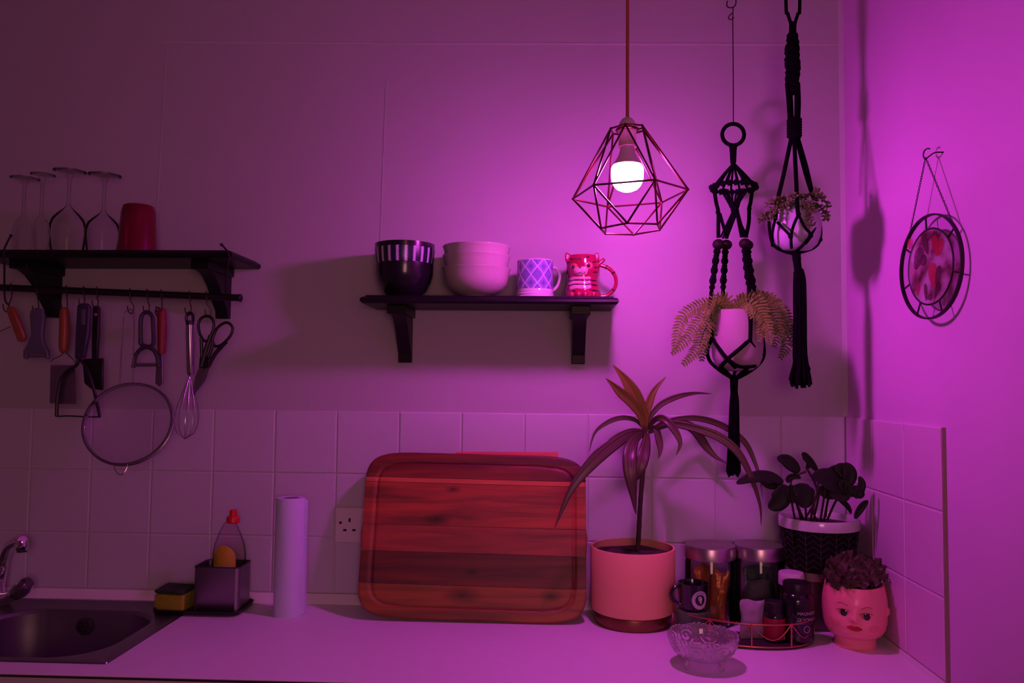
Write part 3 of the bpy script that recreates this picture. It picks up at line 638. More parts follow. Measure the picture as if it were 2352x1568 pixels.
# 6 sieve
hook(298, 300, 716, 'the round wire sieve')
t = thing('wire_sieve', 'large round fine mesh sieve with wire handle hanging from the rail', 'sieve', P(294, 720, U))
cx, cy = 293.5, 972; rx = 101
cc = P(cx, cy, U-.02); Rr = rx/S(YR+U-.02)
def ring(c_, r_, n=56, ax=Vector((1,0,0)), ay=Vector((0,0,1))): return [c_+ax*r_*cos(2*pi*i/n)+ay*r_*sin(2*pi*i/n) for i in range(n)]
tx = Vector((1, .10, 0)).normalized(); tz = Vector((0, .25, 1)).normalized()
g = G(); R0 = ring(cc, Rr, ax=tx, ay=tz*.95); nrm = tx.cross(tz)
n_ = len(R0); nn = nrm.normalized()
vs = []
for off, dr in ((-.0065, .0008), (.0055, .0008), (.0055, -.0022), (-.0065, -.0022)): vs += [p+nn*off+(p-cc).normalized()*dr for p in R0]
g.add(vs, [(k*n_+i, k*n_+(i+1) % n_, ((k+1) % 4)*n_+(i+1) % n_, ((k+1) % 4)*n_+i) for k in range(4) for i in range(n_)])
g.tube(ring(cc-nn*.0065, Rr, ax=tx, ay=tz*.95), .0032, 8, True)
ob('rim', g, M['steel'], t, sharp=50)
g = G(); vs = []; fs = []; dp = .045; back = Vector((0, 1, 0))
for k in range(9):
    q = k/8; rr = sin(q*pi/2) if k else 0
    for p in R0: vs.append(cc+(p-cc)*rr*.985+back*dp*cos(q*pi/2))
for k in range(8):
    for i in range(n_): fs.append((k*n_+i, k*n_+(i+1) % n_, (k+1)*n_+(i+1) % n_, (k+1)*n_+i))
g.add(vs, fs); ob('mesh_bowl', g, M['mesh'], t)
g = G(); topp = cc+tz*Rr*.95
g.tube([P(307, 716, U), P(308, 760, U-.004), P(306, 820, U-.012), P(305, 878, U-.02)], .0013, 8); g.tube([P(284, 726, U), P(282, 770, U-.004), P(278, 820, U-.012), P(276, 879, U-.02)], .0013, 8)
g.tube(crv([P(284, 726, U), P(288, 716, U), P(298, 710, U), P(307, 716, U)], 4), .0012, 8); ob('wire_handle', g, M['steel'], t)
g = G(); bt = cc-tz*Rr*.95; g.tube(crv([bt-tx*.014, bt-tx*.011-tz*.012, bt-tz*.022, bt+tx*.009-tz*.019, bt+tx*.014-tz*.006, bt+tx*.014], 5), .0011, 8); ob('rest_loop', g, M['steel'], t)
# 7 dark peeler
hook(338, 336, 716, 'the dark grey loop handled peeler')
t = thing('loop_peeler', 'dark grey Y peeler with open loop handle right of the sieve handle', 'peeler', P(338, 720, U))
g = rib(G(), [(324, 790), (323, 750), (325, 728), (332, 718), (342, 718), (350, 727), (352, 750), (352, 790), (338, 796)], U, .0048); g.tube(crv([P(*p, U) for p in ((338, 796), (324, 790), (323, 776))], 4), .0048, 8)
g.tube(crv([P(*p, U) for p in ((337, 796), (322, 803), (311, 818), (308, 836), (306, 844))], 5), .0050, 8); g.tube(crv([P(*p, U) for p in ((338, 796), (352, 803), (361, 818), (364, 836), (366, 844))], 5), .0050, 8); ob('frame', g, M['dgrey'], t)
ob('blade', flat(G(), [(308, 834), (364, 834), (364, 842), (308, 842)], U-.002, .002), M['steelb'], t)
# 8 red corer
hook(370, 365, 716, 'the red handled corer')
t = thing('apple_corer', 'red handled corer with short metal blade beside the dark peeler', 'corer', P(370, 712, U+.006))
g = G().tube(crv([P(371, 708, U+.008), P(372, 730, U+.008), P(372, 770, U+.008), P(371, 812, U+.008)], 4), [.006,.009,.0095,.0098,.010,.0102,.0104,.0104,.0102,.010,.0095,.0088,.008], 12); ob('handle', g, M['redh'], t)
ob('blade', flat(G(), [(362, 812), (372, 812), (374, 880), (366, 888), (356, 880), (358, 845)], U+.005, .004), M['steelb'], t, bev=.001)
ob('loop_end', rib(G(), [(371, 712), (362, 706), (357, 716), (361, 726)], U+.006, .0016), M['blackp'], t)
# 9 whisk
hook(435, 432, 720, 'the steel whisk')
t = thing('balloon_whisk', 'steel balloon whisk with black tipped handle left of the scissors', 'whisk', P(436, 720, U))
g = G().tube([P(436, 742, U), P(436, 760, U), P(438, 855, U), P(438, 862, U)], [.0085,.0085,.0085,.006], 16); ob('handle', g, M['steel'], t)
g = rib(G(), [(437, 744), (429, 738), (429, 724), (436, 718), (443, 724), (443, 738), (437, 745)], U, .0034); g.tube([P(436, 736, U), P(436, 746, U)], .0088, 14); ob('hanging_tip', g, M['blackp'], t)
for i in range(5):
    a = pi*i/5+.2; g = G(); pts = []
    for k in range(25):
        q = k/24*2-1; q2 = abs(q); rr = (27/S(YR))*sin(pi*q2**.6)
        yy = 862+(1-q2**1.0)*146
        base = at(436-(1-q2)*11, yy, Y=YR+U); sg = 1 if q >= 0 else -1
        pts.append(base+Vector((cos(a), sin(a), 0))*rr*sg)
    g.tube(pts, .0007, 6); ob('wire_loop', g, M['steel'], t)
# 10 scissors
hook(474, 478, 724, 'the black handled scissors')
t = thing('kitchen_scissors', 'black handled kitchen scissors with dark blades at the right end of the rail', 'scissors', P(480, 730, U))
g = rib(G(), [(468, 782), (459, 766), (456, 745), (463, 730), (477, 726), (489, 734), (491, 752), (484, 772), (478, 783), (468, 782)], U-.002, .0033)
g.tube(crv([P(*p, U-.002) for p in ((484, 770), (474, 800), (468, 822), (462, 842))], 5), .0050, 8); g.tube(crv([P(*p, U-.002) for p in ((462, 776), (463, 800), (464, 820), (464, 842))], 5), .0040, 8); ob('finger_loop', g, M['blackp'], t)
g = rib(G(), [(494, 795), (488, 782), (496, 758), (510, 744), (524, 741), (534, 752), (531, 768), (518, 784), (504, 794), (494, 795)], U+.003, .0033)
g.tube(crv([P(*p, U+.003) for p in ((520, 784), (505, 800), (492, 816), (478, 842))], 5), .0048, 8); g.tube(crv([P(*p, U+.003) for p in ((490, 786), (484, 806), (476, 826), (470, 842))], 5), .0042, 8); ob('finger_loop', g, M['blackp'], t)
g = flat(G(), [(458, 818), (482, 820), (480, 840), (470, 846), (456, 844)], U-.004, .010); ob('pivot_block', g, M['blackp'], t, bev=.002)
g = flat(G(), [(458, 842), (474, 846), (462, 880), (444, 912), (440, 904), (448, 866)], U, .002); ob('blade', g, M['steelb'], t)
g = flat(G(), [(466, 842), (482, 838), (472, 872), (448, 904), (446, 896), (456, 866)], U+.003, .002); ob('blade', g, M['steelb'], t)
# ================================================================== PENDANT LAMP
YL = -.40
lc = at(1441, 300, Y=YL); sL = S(YL)
lp = thing('pendant_lamp', 'lit pendant lamp with open geometric wire cage hanging on a red cord', 'lamp', (lc.x, YL, lc.z))
def LZ(y): return at(1441, y, Y=YL).z
g = G().tube([(lc.x, YL, ZC), (lc.x, YL, (ZC+LZ(270))/2), (lc.x, YL, LZ(272))], .0033, 10); ob('cord', g, M['cord'], lp)
g = G().lathe([(.045, ZC-.03), (.045, ZC), (0, ZC)], (lc.x, YL, 0), 32); ob('ceiling_rose', g, M['lampplastic'], lp)
g = G().lathe([(.0050, LZ(270)), (.011, LZ(275)), (.0155, LZ(284)), (.0165, LZ(292)), (.0175, LZ(300)), (.0175, LZ(304)), (.0165, LZ(306)), (.0165, LZ(334)), (.0175, LZ(336)), (.0175, LZ(338)), (0, LZ(338))], (lc.x, YL, 0), 32); ob('lamp_holder', g, M['lampplastic'], lp)
g = G().lathe([(.0125, LZ(338)), (.0140, LZ(345)), (.0165, LZ(356)), (.0215, LZ(368)), (.0265, LZ(377)), (.0275, LZ(380)), (0, LZ(380))], (lc.x, YL, 0), 32); bh = ob('bulb_housing', g, M['bulbbody'], lp)
g = G().lathe([(.0275, LZ(380)), (.0300, LZ(386)), (.0308, LZ(394)), (.0305, LZ(406)), (.0285, LZ(418)), (.0250, LZ(427)), (.0195, LZ(434)), (.010, LZ(439)), (0, LZ(440.5))], (lc.x, YL, 0), 32)
bulb_m = bpy.data.materials.new('glowing_bulb'); bulb_m.use_nodes = True
p = bulb_m.node_tree.nodes['Principled BSDF']; p.inputs['Emission Color'].default_value = (*BULB_COL, 1); p.inputs['Emission Strength'].default_value = BULB_STR; p.inputs['Base Color'].default_value = (.8,.8,.8,1)
_n = bulb_m.node_tree; _g = _n.nodes.new('ShaderNodeNewGeometry'); _s = _n.nodes.new('ShaderNodeSeparateXYZ'); _m = _n.nodes.new('ShaderNodeMath'); _m.operation = 'MULTIPLY_ADD'
_m.inputs[1].default_value = -.38*BULB_STR; _m.inputs[2].default_value = .645*BULB_STR      # LED board shines downward: the tip of the globe is brighter than its shoulder
_n.links.new(_g.outputs['Normal'], _s.inputs[0]); _n.links.new(_s.outputs[2], _m.inputs[0]); _n.links.new(_m.outputs[0], p.inputs['Emission Strength'])
ob('bulb_globe', g, bulb_m, bh, label='glowing frosted globe')
g = G(); T = Matrix.Rotation(radians(-2.0), 3, 'Y'); O = Vector((lc.x, YL, LZ(300)))
def ringv(z, r, a0): return [O+T@(Vector((r*cos(radians(a0+60*k)), r*sin(radians(a0+60*k)), z))) for k in range(6)]
zt_ = 0; zm = LZ(446)-LZ(300); zb_ = LZ(526)-LZ(300)
top = ringv(.002, .034, 198); mid = ringv(zm, .1085, 168); bot = ringv(zb_, .060, 198)
wr_ = .0019
for k in range(6):
    for A, B in ((top[k], top[(k+1) % 6]), (mid[k], mid[(k+1) % 6]), (bot[k], bot[(k+1) % 6]), (top[k], mid[k]), (top[k], mid[(k+1) % 6]), (bot[k], mid[k]), (bot[k], mid[(k+1) % 6])):
        g.tube([A, B], wr_, 8)
for q in top+mid+bot: g.sph(q, wr_*1.35, 8, 6)
g.tube(ring(O+Vector((0,0,.001)), .0205, 28, ay=Vector((0,1,0))), .0022, 8, True)
for k in range(3): g.tube([O+T@Vector((.020*cos(k*2.09), .020*sin(k*2.09), .001)), top[k*2]*.5+top[(k*2+1) % 6]*.5], .0016, 6)
ob('wire_cage', g, M['copper'], lp)
# ================================================================== MACRAME HANGERS
Y1 = -.125; s1 = S(Y1)
def P1(x, y, d=0): return at(x, y, Y=Y1+d)
mh = thing('macrame_hanger', 'black macrame hanger with ring and wooden beads carrying the fern pot', 'plant hanger', P1(1684, 283))
tp_ = P1(1680, 12); g = G().tube([Vector((tp_.x, Y1, ZC)), Vector((tp_.x, Y1, tp_.z+.012))], .0013, 6)
g.tube(crv([tp_+Vector((-.009, 0, .010)), tp_+Vector((-.010, 0, -.002)), tp_+Vector((-.001, 0, -.006)), tp_+Vector((.008, 0, -.001)), tp_+Vector((.010, 0, .012)), tp_+Vector((.002, 0, .020))], 5), .0014, 7); ob('ceiling_hook', g, M['iron'], mh)
g = G().tube([tp_+Vector((.004, 0, -.004)), P1(1683, 40), P1(1684, 160), P1(1684.5, 284)], .0013, 8)
g.tube(crv([P1(1683, 30), P1(1677, 34), P1(1673, 42), P1(1680, 45), P1(1686, 40)], 4), .0013, 6); ob('twine', g, M['string'], mh)
g = G().tube(ring(P1(1684, 309), 25/s1, 40), .0044, 12, True); ob('wooden_ring', g, M['rope'], mh)
g = G()
for k in range(8): g.tube(crv([P1(1677+k*2, 331), P1(1679+k*1.4, 352, -.004*(k % 2)), P1(1680+k*1.1, 376)], 3), .0026, 7)
g.tube([P1(1684, 333), P1(1684, 345), P1(1685, 372)], [.0095, .0075, .0058], 12); ob('wrapped_neck', g, M['rope'], mh)
hc = P1(1685.5, 430); hr = 50/s1; g = G().tube([hc+Vector((hr*cos(2*pi*i/40), hr*.95*sin(2*pi*i/40), .001*cos(2*pi*i/40))) for i in range(40)], .0036, 10, True)
for i in range(22):
    a = 2*pi*i/22; g.tube([hc+Vector((hr*cos(a), hr*.95*sin(a), -.0065)), hc+Vector((hr*cos(a), hr*.95*sin(a), .0055))], .0036, 7)
g.sph(hc+Vector((-hr-.001, 0, 0)), .0062, 10, 8); g.sph(hc+Vector((hr+.001, 0, 0)), .0062, 10, 8); ob('hoop', g, M['rope'], mh)
g = G(); nk = P1(1685, 374)
for i in range(14):
    a = 2*pi*i/14+.15; g.tube([nk, nk.lerp(hc, .5)+Vector((hr*.5*cos(a), hr*.48*sin(a), 0)), hc+Vector((hr*.96*cos(a), hr*.92*sin(a), 0))], .0024, 7)
ob('fan_cords', g, M['rope'], mh)
# strands under the hoop: outer cords to side knots, inner cords crossing in a centre knot
g = G()
def cord(pts, r=.0026, n=8, cv=4): g.tube(crv([P1(*p) for p in pts], cv), r, n)
F_ = -.045; Bk = .045
for dx in (-1.8, 1.8):
    cord([(1640+dx, 433, -.01), (1645+dx, 465, -.01), (1650+dx, 487, -.012), (1650+dx, 520, -.015), (1650+dx, 545, -.02)])
    cord([(1728+dx, 433, .0), (1724+dx, 465, .0), (1721+dx, 478, .0), (1720+dx, 510, .0), (1713+dx, 545, .0)])
for x0, x1 in ((1655, 1678), (1663, 1681), (1671, 1683), (1680, 1684), (1692, 1687), (1701, 1689), (1710, 1691), (1718, 1693)):
    cord([(x0, 434, F_*.9), (x1, 474, F_*.7), (x1+4, 484, F_*.7)], .0022)
for x1, x2, y2 in ((1684, 1655, 545), (1686, 1660, 548), (1688, 1666, 548), (1690, 1670, 548), (1690, 1702, 545), (1692, 1707, 545), (1695, 1711, 545)):
    cord([(x1, 484, F_*.7), ((x1+x2)/2, (484+y2)/2, -.03), (x2, y2, -.02)], .0022)
for x1, x2 in ((1652, 1668), (1655, 1672)): cord([(x1, 490, -.012), ((x1+x2)/2, 520, -.02), (x2, 546, -.02)], .0022)
for dx in (-1.5, 1.5):
    cord([(1665+dx, 434, Bk), (1690+dx, 490, Bk*.6), (1716+dx, 545, .012)], .0020); cord([(1706+dx, 434, Bk), (1690+dx, 490, Bk*.6), (1669+dx, 545, .01)], .0020)
for x, y, d, r in ((1649, 487, -.012, .0052), (1721, 479, 0, .0052), (1682, 471, F_*.7, .0075), (1687, 481, F_*.7, .0085)): g.sph(P1(x, y, d), (r, r, r*1.1), 12, 8)
ob('knotted_cords', g, M['rope'], mh)
BEADS = ((1650, 561, -.024), (1668, 562, .012), (1711, 559, -.016), (1717, 563, .020))
for i, (x, y, d) in enumerate(BEADS): ob('bead', G().sph(P1(x, y, d), (.0130, .0130, .0115), 20, 12), M['bead'], mh)
SIN = (((1648, 570, -.024), (1642, 610, -.028), (1636, 655, -.034), (1631, 700, -.044)), ((1666, 572, .012), (1664, 610, .02), (1661, 655, .03), (1661, 700, .042)),
       ((1711, 570, -.016), (1714, 605, -.024), (1719, 645, -.036), (1723, 700, -.054)), ((1717, 572, .020), (1722, 610, .024), (1730, 655, .03), (1740, 695, .036)))
for si, pth in enumerate(SIN):
    c_ = crv([P1(*p) for p in pth], 16); g = G(); n_ = len(c_); twist_end = int(n_*.72)
    rad = [.0036+.0046*abs(sin(pi*i/8))**1.2 if i < twist_end else .0042 for i in range(n_)]
    g.tube(c_, rad, 10)
    for ph in (0, pi):
        g.tube([p+Vector((cos(i*.75+ph), sin(i*.75+ph), 0))*(.0045 if i < twist_end else .0028) for i, p in enumerate(c_)], .0022, 7)
    ob('twisted_sinnet', g, M['rope'], mh)
cx1, r1_ = 1693, .0585
def Fp(x, y, back=False):
    rr = r1_ if y < 822 else r1_*max(.1, 1-((y-822)/58)**2*.9)
    lat = (x-cx1)/s1; d = sqrt(max(0, rr*rr-lat*lat)); return P1(x, y, d if back else -d)
g = G()
def fc(pts, r=.0042, back=False): g.tube(crv([Fp(*p, back) if len(p) == 2 else P1(*p) for p in pts], 5), r, 8)
fc([(1631, 700, -.044), (1634, 740), (1635, 778)]); fc([(1723, 700, -.054), (1723, 745), (1722, 782)], .0055)
fc([(1635, 776), (1652, 800), (1672, 824), (1700, 842), (1735, 840)], .0040)
fc([(1722, 780), (1700, 800), (1674, 822), (1655, 842)], .0046)
fc([(1722, 782), (1735, 800), (1752, 818)], .0040)
fc([(1634, 780, -.02), (1625, 805, -.01), (1630, 828, -.01), (1650, 848, -.02), (1678, 866, 0)], .0040)
fc([(1752, 780, .01), (1754, 815, 0), (1740, 838, -.01), (1715, 856, -.01), (1688, 870, 0)], .0046)
fc([(1655, 842), (1670, 856, -.02), (1684, 870, 0)], .0044); fc([(1716, 846), (1702, 858, -.012), (1688, 870, 0)], .0042); fc([(1672, 824), (1690, 845)], .004)
fc([(1740, 695, .036), (1752, 740, .02), (1752, 782, .01)], .0040); fc([(1661, 700, .042), (1661, 745), (1663, 785)], .004, True); fc([(1663, 785), (1690, 822), (1722, 850), (1690, 868, 0)], .0038, True); fc([(1663, 785), (1642, 815), (1655, 850), (1686, 868, 0)], .0038, True)
fc([(1752, 785), (1720, 820), (1690, 850), (1686, 868, 0)], .0038, True)
ob('pot_cradle', g, M['rope'], mh)
g = G().tube([P1(1686, 862), P1(1686, 876), P1(1686, 905)], [.0095, .0088, .0078], 14)
for k in range(26):
    a = 2*pi*k/26*2.4; rr = .0035+.0035*((k*7) % 5)/5; e = P1(1684+random.uniform(-2, 2), 1092+random.uniform(-8, 4)); q = Vector((cos(a), sin(a), 0))
    g.tube(crv([P1(1686, 900)+q*rr, P1(1686, 925)+q*rr*1.5, P1(1685, 1000)+q*rr*1.9, e+q*rr*2.3], 4), .0022, 6)
g.tube([P1(1686, 900), P1(1685, 960), P1(1684, 1080)], [.006, .010, .011], 10)
ob('tassel', g, M['rope'], mh)
pot = thing('fern_pot', 'pale tapered pot hanging in the beaded macrame hanger under the fern', 'pot', P1(cx1, 713))
pr = [(.020, 852), (.034, 849), (.047, 838), (.0535, 820), (.0555, 795), (.0555, 760), (.054, 714)]
g = G().shell([(r, at(cx1, y, Y=Y1).z) for r, y in pr], .004, (P1(cx1, 713).x, Y1, 0), 40); ob('body', g, M['palepot'], pot)
zc1 = at(cx1, 722, Y=Y1).z; g = G().lathe([(.0505, zc1), (.040, zc1+.003), (0, zc1+.004)], (P1(cx1, 713).x, Y1, 0), 28); ob('soil', g, M['soil'], pot)
# fern: each frond is a part
fn = thing('potted_fern', 'olive coloured fern with long drooping fronds spilling from the hanging pot', 'fern', P1(cx1, 716))
def Z7(x, y): return (x/3.136+1500, y/3.136+620)
def frond(pts, d0, d1, ln, mt, dens=1.0, both=(1, -1)):
    n = len(pts); c_ = crv([P1(*Z7(*p), d0+(d1-d0)*i/(n-1)) for i, p in enumerate(pts)], 8); L = [0]
    for a, b in zip(c_, c_[1:]): L.append(L[-1]+(b-a).length)
    g = G().tube(c_, [.0011*(1-.6*l/L[-1]) for l in L], 5); tot = L[-1]; nl = int(tot/.0066*dens)
    for k in range(nl):
        s_k = tot*(k+.8)/(nl+.5); i = max(j for j in range(len(L)) if L[j] <= s_k); i = min(i, len(c_)-2)
        f_ = (s_k-L[i])/(L[i+1]-L[i]); p = c_[i].lerp(c_[i+1], f_); t_ = (c_[i+1]-c_[i]).normalized()
        side = t_.cross(Vector((0, 1, .15))).normalized(); q = k/nl; l_ = ln/s1*(sin(pi*min(1, .18+q*.80)))**.6*random.uniform(.85, 1.1)
        for sg in both:
            dr = (side*sg+t_*.35+Vector((0, random.uniform(-.35, .05), random.uniform(-.1, .1)))).normalized()
            up = t_*.0024; a0 = p; m1 = p+dr*l_*.35; m2 = p+dr*l_*.75+Vector((0, 0, -l_*.06)); e = p+dr*l_+Vector((0, 0, -l_*.15)); zz = Vector((0, -.0006, 0))
            g.add([a0-up*.5, a0+up*.5, m1+up*1.2+zz, m1-up*1.1+zz, m2+up*.9, m2-up*.8, e], [(0, 1, 2, 3), (3, 2, 4, 5), (5, 4, 6)])
    return ob('frond', g, mt, fn, fix=False, sharp=0)
A, B_ = M['fern'], M['fern2']
frond([(520, 290), (470, 235), (350, 245), (225, 320), (175, 450), (150, 600)], -.02, -.035, 19, A)
frond([(520, 280), (430, 240), (340, 350), (250, 480), (130, 610)], -.03, -.055, 20, A)
frond([(530, 285), (430, 300), (370, 430), (310, 570), (210, 685)], -.02, -.05, 22, A)
frond([(540, 290), (480, 320), (410, 440), (360, 560), (350, 660)], -.01, -.02, 20, B_)
frond([(560, 300), (520, 230), (450, 200), (410, 240), (380, 330)], -.03, -.06, 17, A)
frond([(560, 295), (545, 215), (500, 190), (470, 215), (440, 290)], 0, .0, 15, A)
frond([(570, 290), (620, 220), (730, 205), (800, 300), (780, 420), (760, 520)], -.045, -.075, 19, A)
frond([(580, 290), (690, 205), (840, 235), (930, 350), (1000, 480), (1080, 605)], -.02, -.045, 24, B_)
frond([(580, 290), (700, 215), (850, 290), (920, 420), (960, 530), (910, 640)], -.03, -.06, 24, B_)
frond([(590, 290), (720, 230), (850, 350), (890, 460), (870, 560)], -.04, -.07, 22, B_)
frond([(590, 290), (760, 190), (900, 270), (980, 380), (1015, 470)], .0, -.01, 22, B_)
frond([(600, 290), (700, 240), (820, 400), (840, 540)], -.05, -.08, 20, A)
frond([(580, 290), (600, 235), (660, 190), (720, 195), (760, 230)], -.01, -.03, 16, A)
frond([(580, 290), (720, 190), (830, 205), (900, 250), (960, 330)], -.02, -.04, 20, A)
frond([(610, 280), (700, 235), (800, 250), (880, 360), (930, 500)], -.05, -.07, 22, B_)
frond([(600, 290), (660, 250), (700, 290), (720, 350)], -.05, -.065, 14, A)
# ---- hanger 2
Y2 = -.21; s2 = S(Y2)
def P2(x, y, d=0): return at(x, y, Y=Y2+d)
m2h = thing('macrame_hanger', 'thick black knotted macrame hanger nearest the corner carrying the round pot', 'plant hanger', P2(1825, 60))
g = G()
def c2(pts, r=.0035, cv=4, n=9): g.tube(crv([P2(*p) for p in pts], cv), r, n)
tz_ = P2(1822, 0); off = ZC-tz_.z
for sg in (-1, 1):
    for dd in (-.003, .003):
        pts = [Vector((tz_.x+sg*.016, Y2+dd, ZC)), P2(1821+sg*16, 0, dd), P2(1821+sg*12, 30, dd), P2(1821+sg*5, 54, dd), P2(1821+sg*4, 75, dd)]
        g.tube(crv(pts, 5), .0036, 9)
g.tube([P2(1821, 52), P2(1820, 80)], .0075, 12)
ob('top_cords', g, M['rope'], m2h)
g = G(); c_ = crv([P2(1820, 76), P2(1820, 100), P2(1819, 130), P2(1821, 160), P2(1819, 190), P2(1822, 215)], 10); n_ = len(c_)
g.tube(c_, [.0075+.0075*sin(pi*min(1, i/(n_-1)*1.05))**.6+.0016*sin(i*.55) for i in range(n_)], 14)
for ph in (0, 2.1, 4.2): g.tube([p+Vector((cos(i*.42+ph), sin(i*.42+ph), 0))*(.004+.0085*sin(pi*i/(n_-1))**.6) for i, p in enumerate(c_)], .0042, 8)
ob('knotted_braid', g, M['rope'], m2h)
g = G()
for x0, x1, x2, d in ((1807, 1811, 1814, -.004), (1814, 1817, 1819, .004), (1829, 1829, 1829, -.004), (1833, 1835, 1833, .004)): c2([(x0, 190, d), (x1, 235, d), (x2, 285, d)], .0042)
g.tube([P2(1824, 272), P2(1825, 300), P2(1826, 318)], [.0135, .0142, .0125], 16)
for k in range(7): g.tube([q+Vector((0, 0, 0)) for q in [P2(1824.5, 276+k*6)+Vector((.0138*cos(2*pi*i/20), .0138*sin(2*pi*i/20), 0)) for i in range(20)]], .0022, 6, True)
ob('gathering_wrap', g, M['rope'], m2h)
cx2, r2_ = 1827.5, .056
def F2(x, y, back=False):
    rr = r2_ if y < 535 else r2_*max(.08, sqrt(max(.01, 1-((y-535)/52)**2)))
    if y < 490: rr = r2_
    lat = (x-cx2)/s2; d = sqrt(max(0, rr*rr-lat*lat)); return P2(x, y, d if back else -d)
g = G()
def f2(pts, r=.0030, back=False): g.tube(crv([F2(*p, back) if len(p) == 2 else P2(*p) for p in pts], 6), r, 8)
for dx in (-1.7, 1.7):
    f2([(1818+dx, 315, -.004), (1800+dx, 400, -.02), (1785+dx, 465, -.032), (1781+dx, 505)])
    f2([(1824+dx, 315, -.006), (1828+dx, 400, -.03), (1831+dx, 465, -.05), (1833+dx, 492)])
    f2([(1829+dx, 315, 0), (1848+dx, 390, .01), (1865+dx, 445, .02), (1878+dx, 480, .028)])
    f2([(1833+dx, 315, .004), (1852+dx, 380, .03), (1866+dx, 440, .046)], .0022)
f2([(1785, 510), (1800, 525), (1815, 541)]); f2([(1834, 492), (1822, 520), (1817, 545), (1818, 570)]); f2([(1834, 492), (1848, 520), (1862, 540), (1850, 560)])
f2([(1780, 505), (1774, 535), (1775, 555)], .0030); f2([(1766, 500, 0), (1768, 530, 0), (1775, 560, 0), (1795, 575, 0), (1820, 582, 0)], .0034)
f2([(1876, 482, -.02), (1877, 510), (1862, 540), (1845, 562), (1826, 580)], .0032); f2([(1878, 480, .028), (1885, 515, .01), (1884, 550, .0), (1868, 570, 0), (1830, 582, 0)], .0030)
f2([(1800, 500), (1822, 540), (1860, 560), (1832, 582, 0)], .003, True); f2([(1858, 500), (1835, 540), (1796, 562), (1826, 582, 0)], .003, True)
for x, y in ((1816, 543), (1862, 541), (1834, 492)): g.sph(F2(x, y), .0052, 10, 8)
g.sph(P2(1884, 550), .0050, 10, 8); g.sph(P2(1775, 562, -.01), .0048, 10, 8)
ob('pot_cradle', g, M['rope'], m2h)
g = G().tube(crv([P2(1828, 576), P2(1830, 595), P2(1833, 620), P2(1836, 640)], 4), [.0088]*5+[.0080]*4+[.0105]*4, 12)
for k in range(34):
    a = k*2.4; rr = .0022+.010*sqrt((k+1)/34); q = Vector((cos(a), sin(a), 0)); fl = k % 3
    e = P2(1838+random.uniform(-3, 3), 885+random.uniform(-14, 8)) if fl else P2(1840+random.uniform(-2, 14), 845+random.uniform(-30, 10))
    sp_ = 2.0 if fl else 1.3
    g.tube(crv([P2(1835, 618)+q*rr*.6, P2(1837, 650)+q*rr*.95, P2(1838, 740)+q*rr, P2(1838, 815)+q*rr*1.1, e+q*rr*sp_], 4), [.0023]*13+[.0025, .003, .0034, .0028], 6)
g.tube([P2(1835, 625), P2(1838, 680), P2(1838, 800), P2(1838, 870)], [.008, .011, .0095, .015], 10)
ob('tassel', g, M['rope'], m2h)
cx2 = 1824
pot2 = thing('round_hanging_pot', 'pale rounded pot in the knotted hanger nearest the corner', 'pot', P2(cx2, 475))
zf = lambda y: at(cx2, y, Y=Y2).z
g = G().shell([(r, zf(y)) for r, y in ((.018, 577), (.030, 574), (.042, 562), (.0485, 543), (.0505, 520), (.0485, 495), (.044, 470))], .004, (P2(cx2, 0).x, Y2, 0), 40); ob('body', g, M['glassypot'], pot2)
g = G().lathe([(.0425, zf(478)), (.03, zf(476)), (0, zf(475))], (P2(cx2, 0).x, Y2, 0), 24); ob('soil', g, M['soil'], pot2)
su = thing('trailing_succulent', 'small leaved succulent trailing over the rim of the round hanging pot', 'succulent', P2(cx2, 474))
def sprig(pts, d0, d1, n=26, sz=.0052):
    N_ = len(pts); c_ = crv([P2(x, y, d0+(d1-d0)*i/(N_-1)) for i, (x, y) in enumerate(pts)], 8); g = G().tube(c_, .0010, 5)
    for k in range(n):
        p = c_[int(k/n*(len(c_)-1))]; v = Vector((random.gauss(0, 1), random.gauss(0, .7)-.2, random.gauss(0, .8)+.15)).normalized()
        q = v.to_track_quat('Z', 'Y').to_matrix(); s__ = sz*random.uniform(.75, 1.15); g.sph(p+v*s__*1.0, (s__*.48, s__*.34, s__), 7, 5, q)
    return ob('stem', g, M['succ'], su, fix=False, sharp=60)
sprig([(1800, 476), (1790, 460), (1775, 462), (1762, 472)], -.03, -.045, 40); sprig([(1800, 476), (1788, 470), (1772, 488), (1757, 496), (1742, 508)], -.035, -.05, 46)
sprig([(1800, 478), (1786, 478), (1776, 496), (1770, 510)], -.045, -.055, 30); sprig([(1815, 476), (1812, 458), (1826, 446), (1830, 455)], -.03, -.05, 34)
sprig([(1820, 476), (1818, 464), (1812, 468), (1808, 478)], -.04, -.055, 22); sprig([(1840, 476), (1848, 455), (1862, 446), (1873, 438)], -.02, -.03, 46)
sprig([(1845, 476), (1868, 458), (1884, 452), (1896, 462), (1900, 480)], -.02, -.03, 56); sprig([(1850, 478), (1870, 470), (1886, 478), (1897, 492), (1893, 508)], -.035, -.045, 56)
sprig([(1848, 478), (1856, 476), (1860, 492), (1858, 512), (1866, 520)], -.050, -.058, 46); sprig([(1842, 478), (1850, 466), (1862, 472), (1866, 490)], -.045, -.056, 40)
sprig([(1840, 478), (1845, 462), (1838, 452), (1832, 448)], -.02, -.03, 24); sprig([(1860, 476), (1874, 462), (1882, 448), (1878, 440)], .0, .0, 34)
sprig([(1793, 476), (1800, 462), (1796, 452)], -.02, -.03, 24)
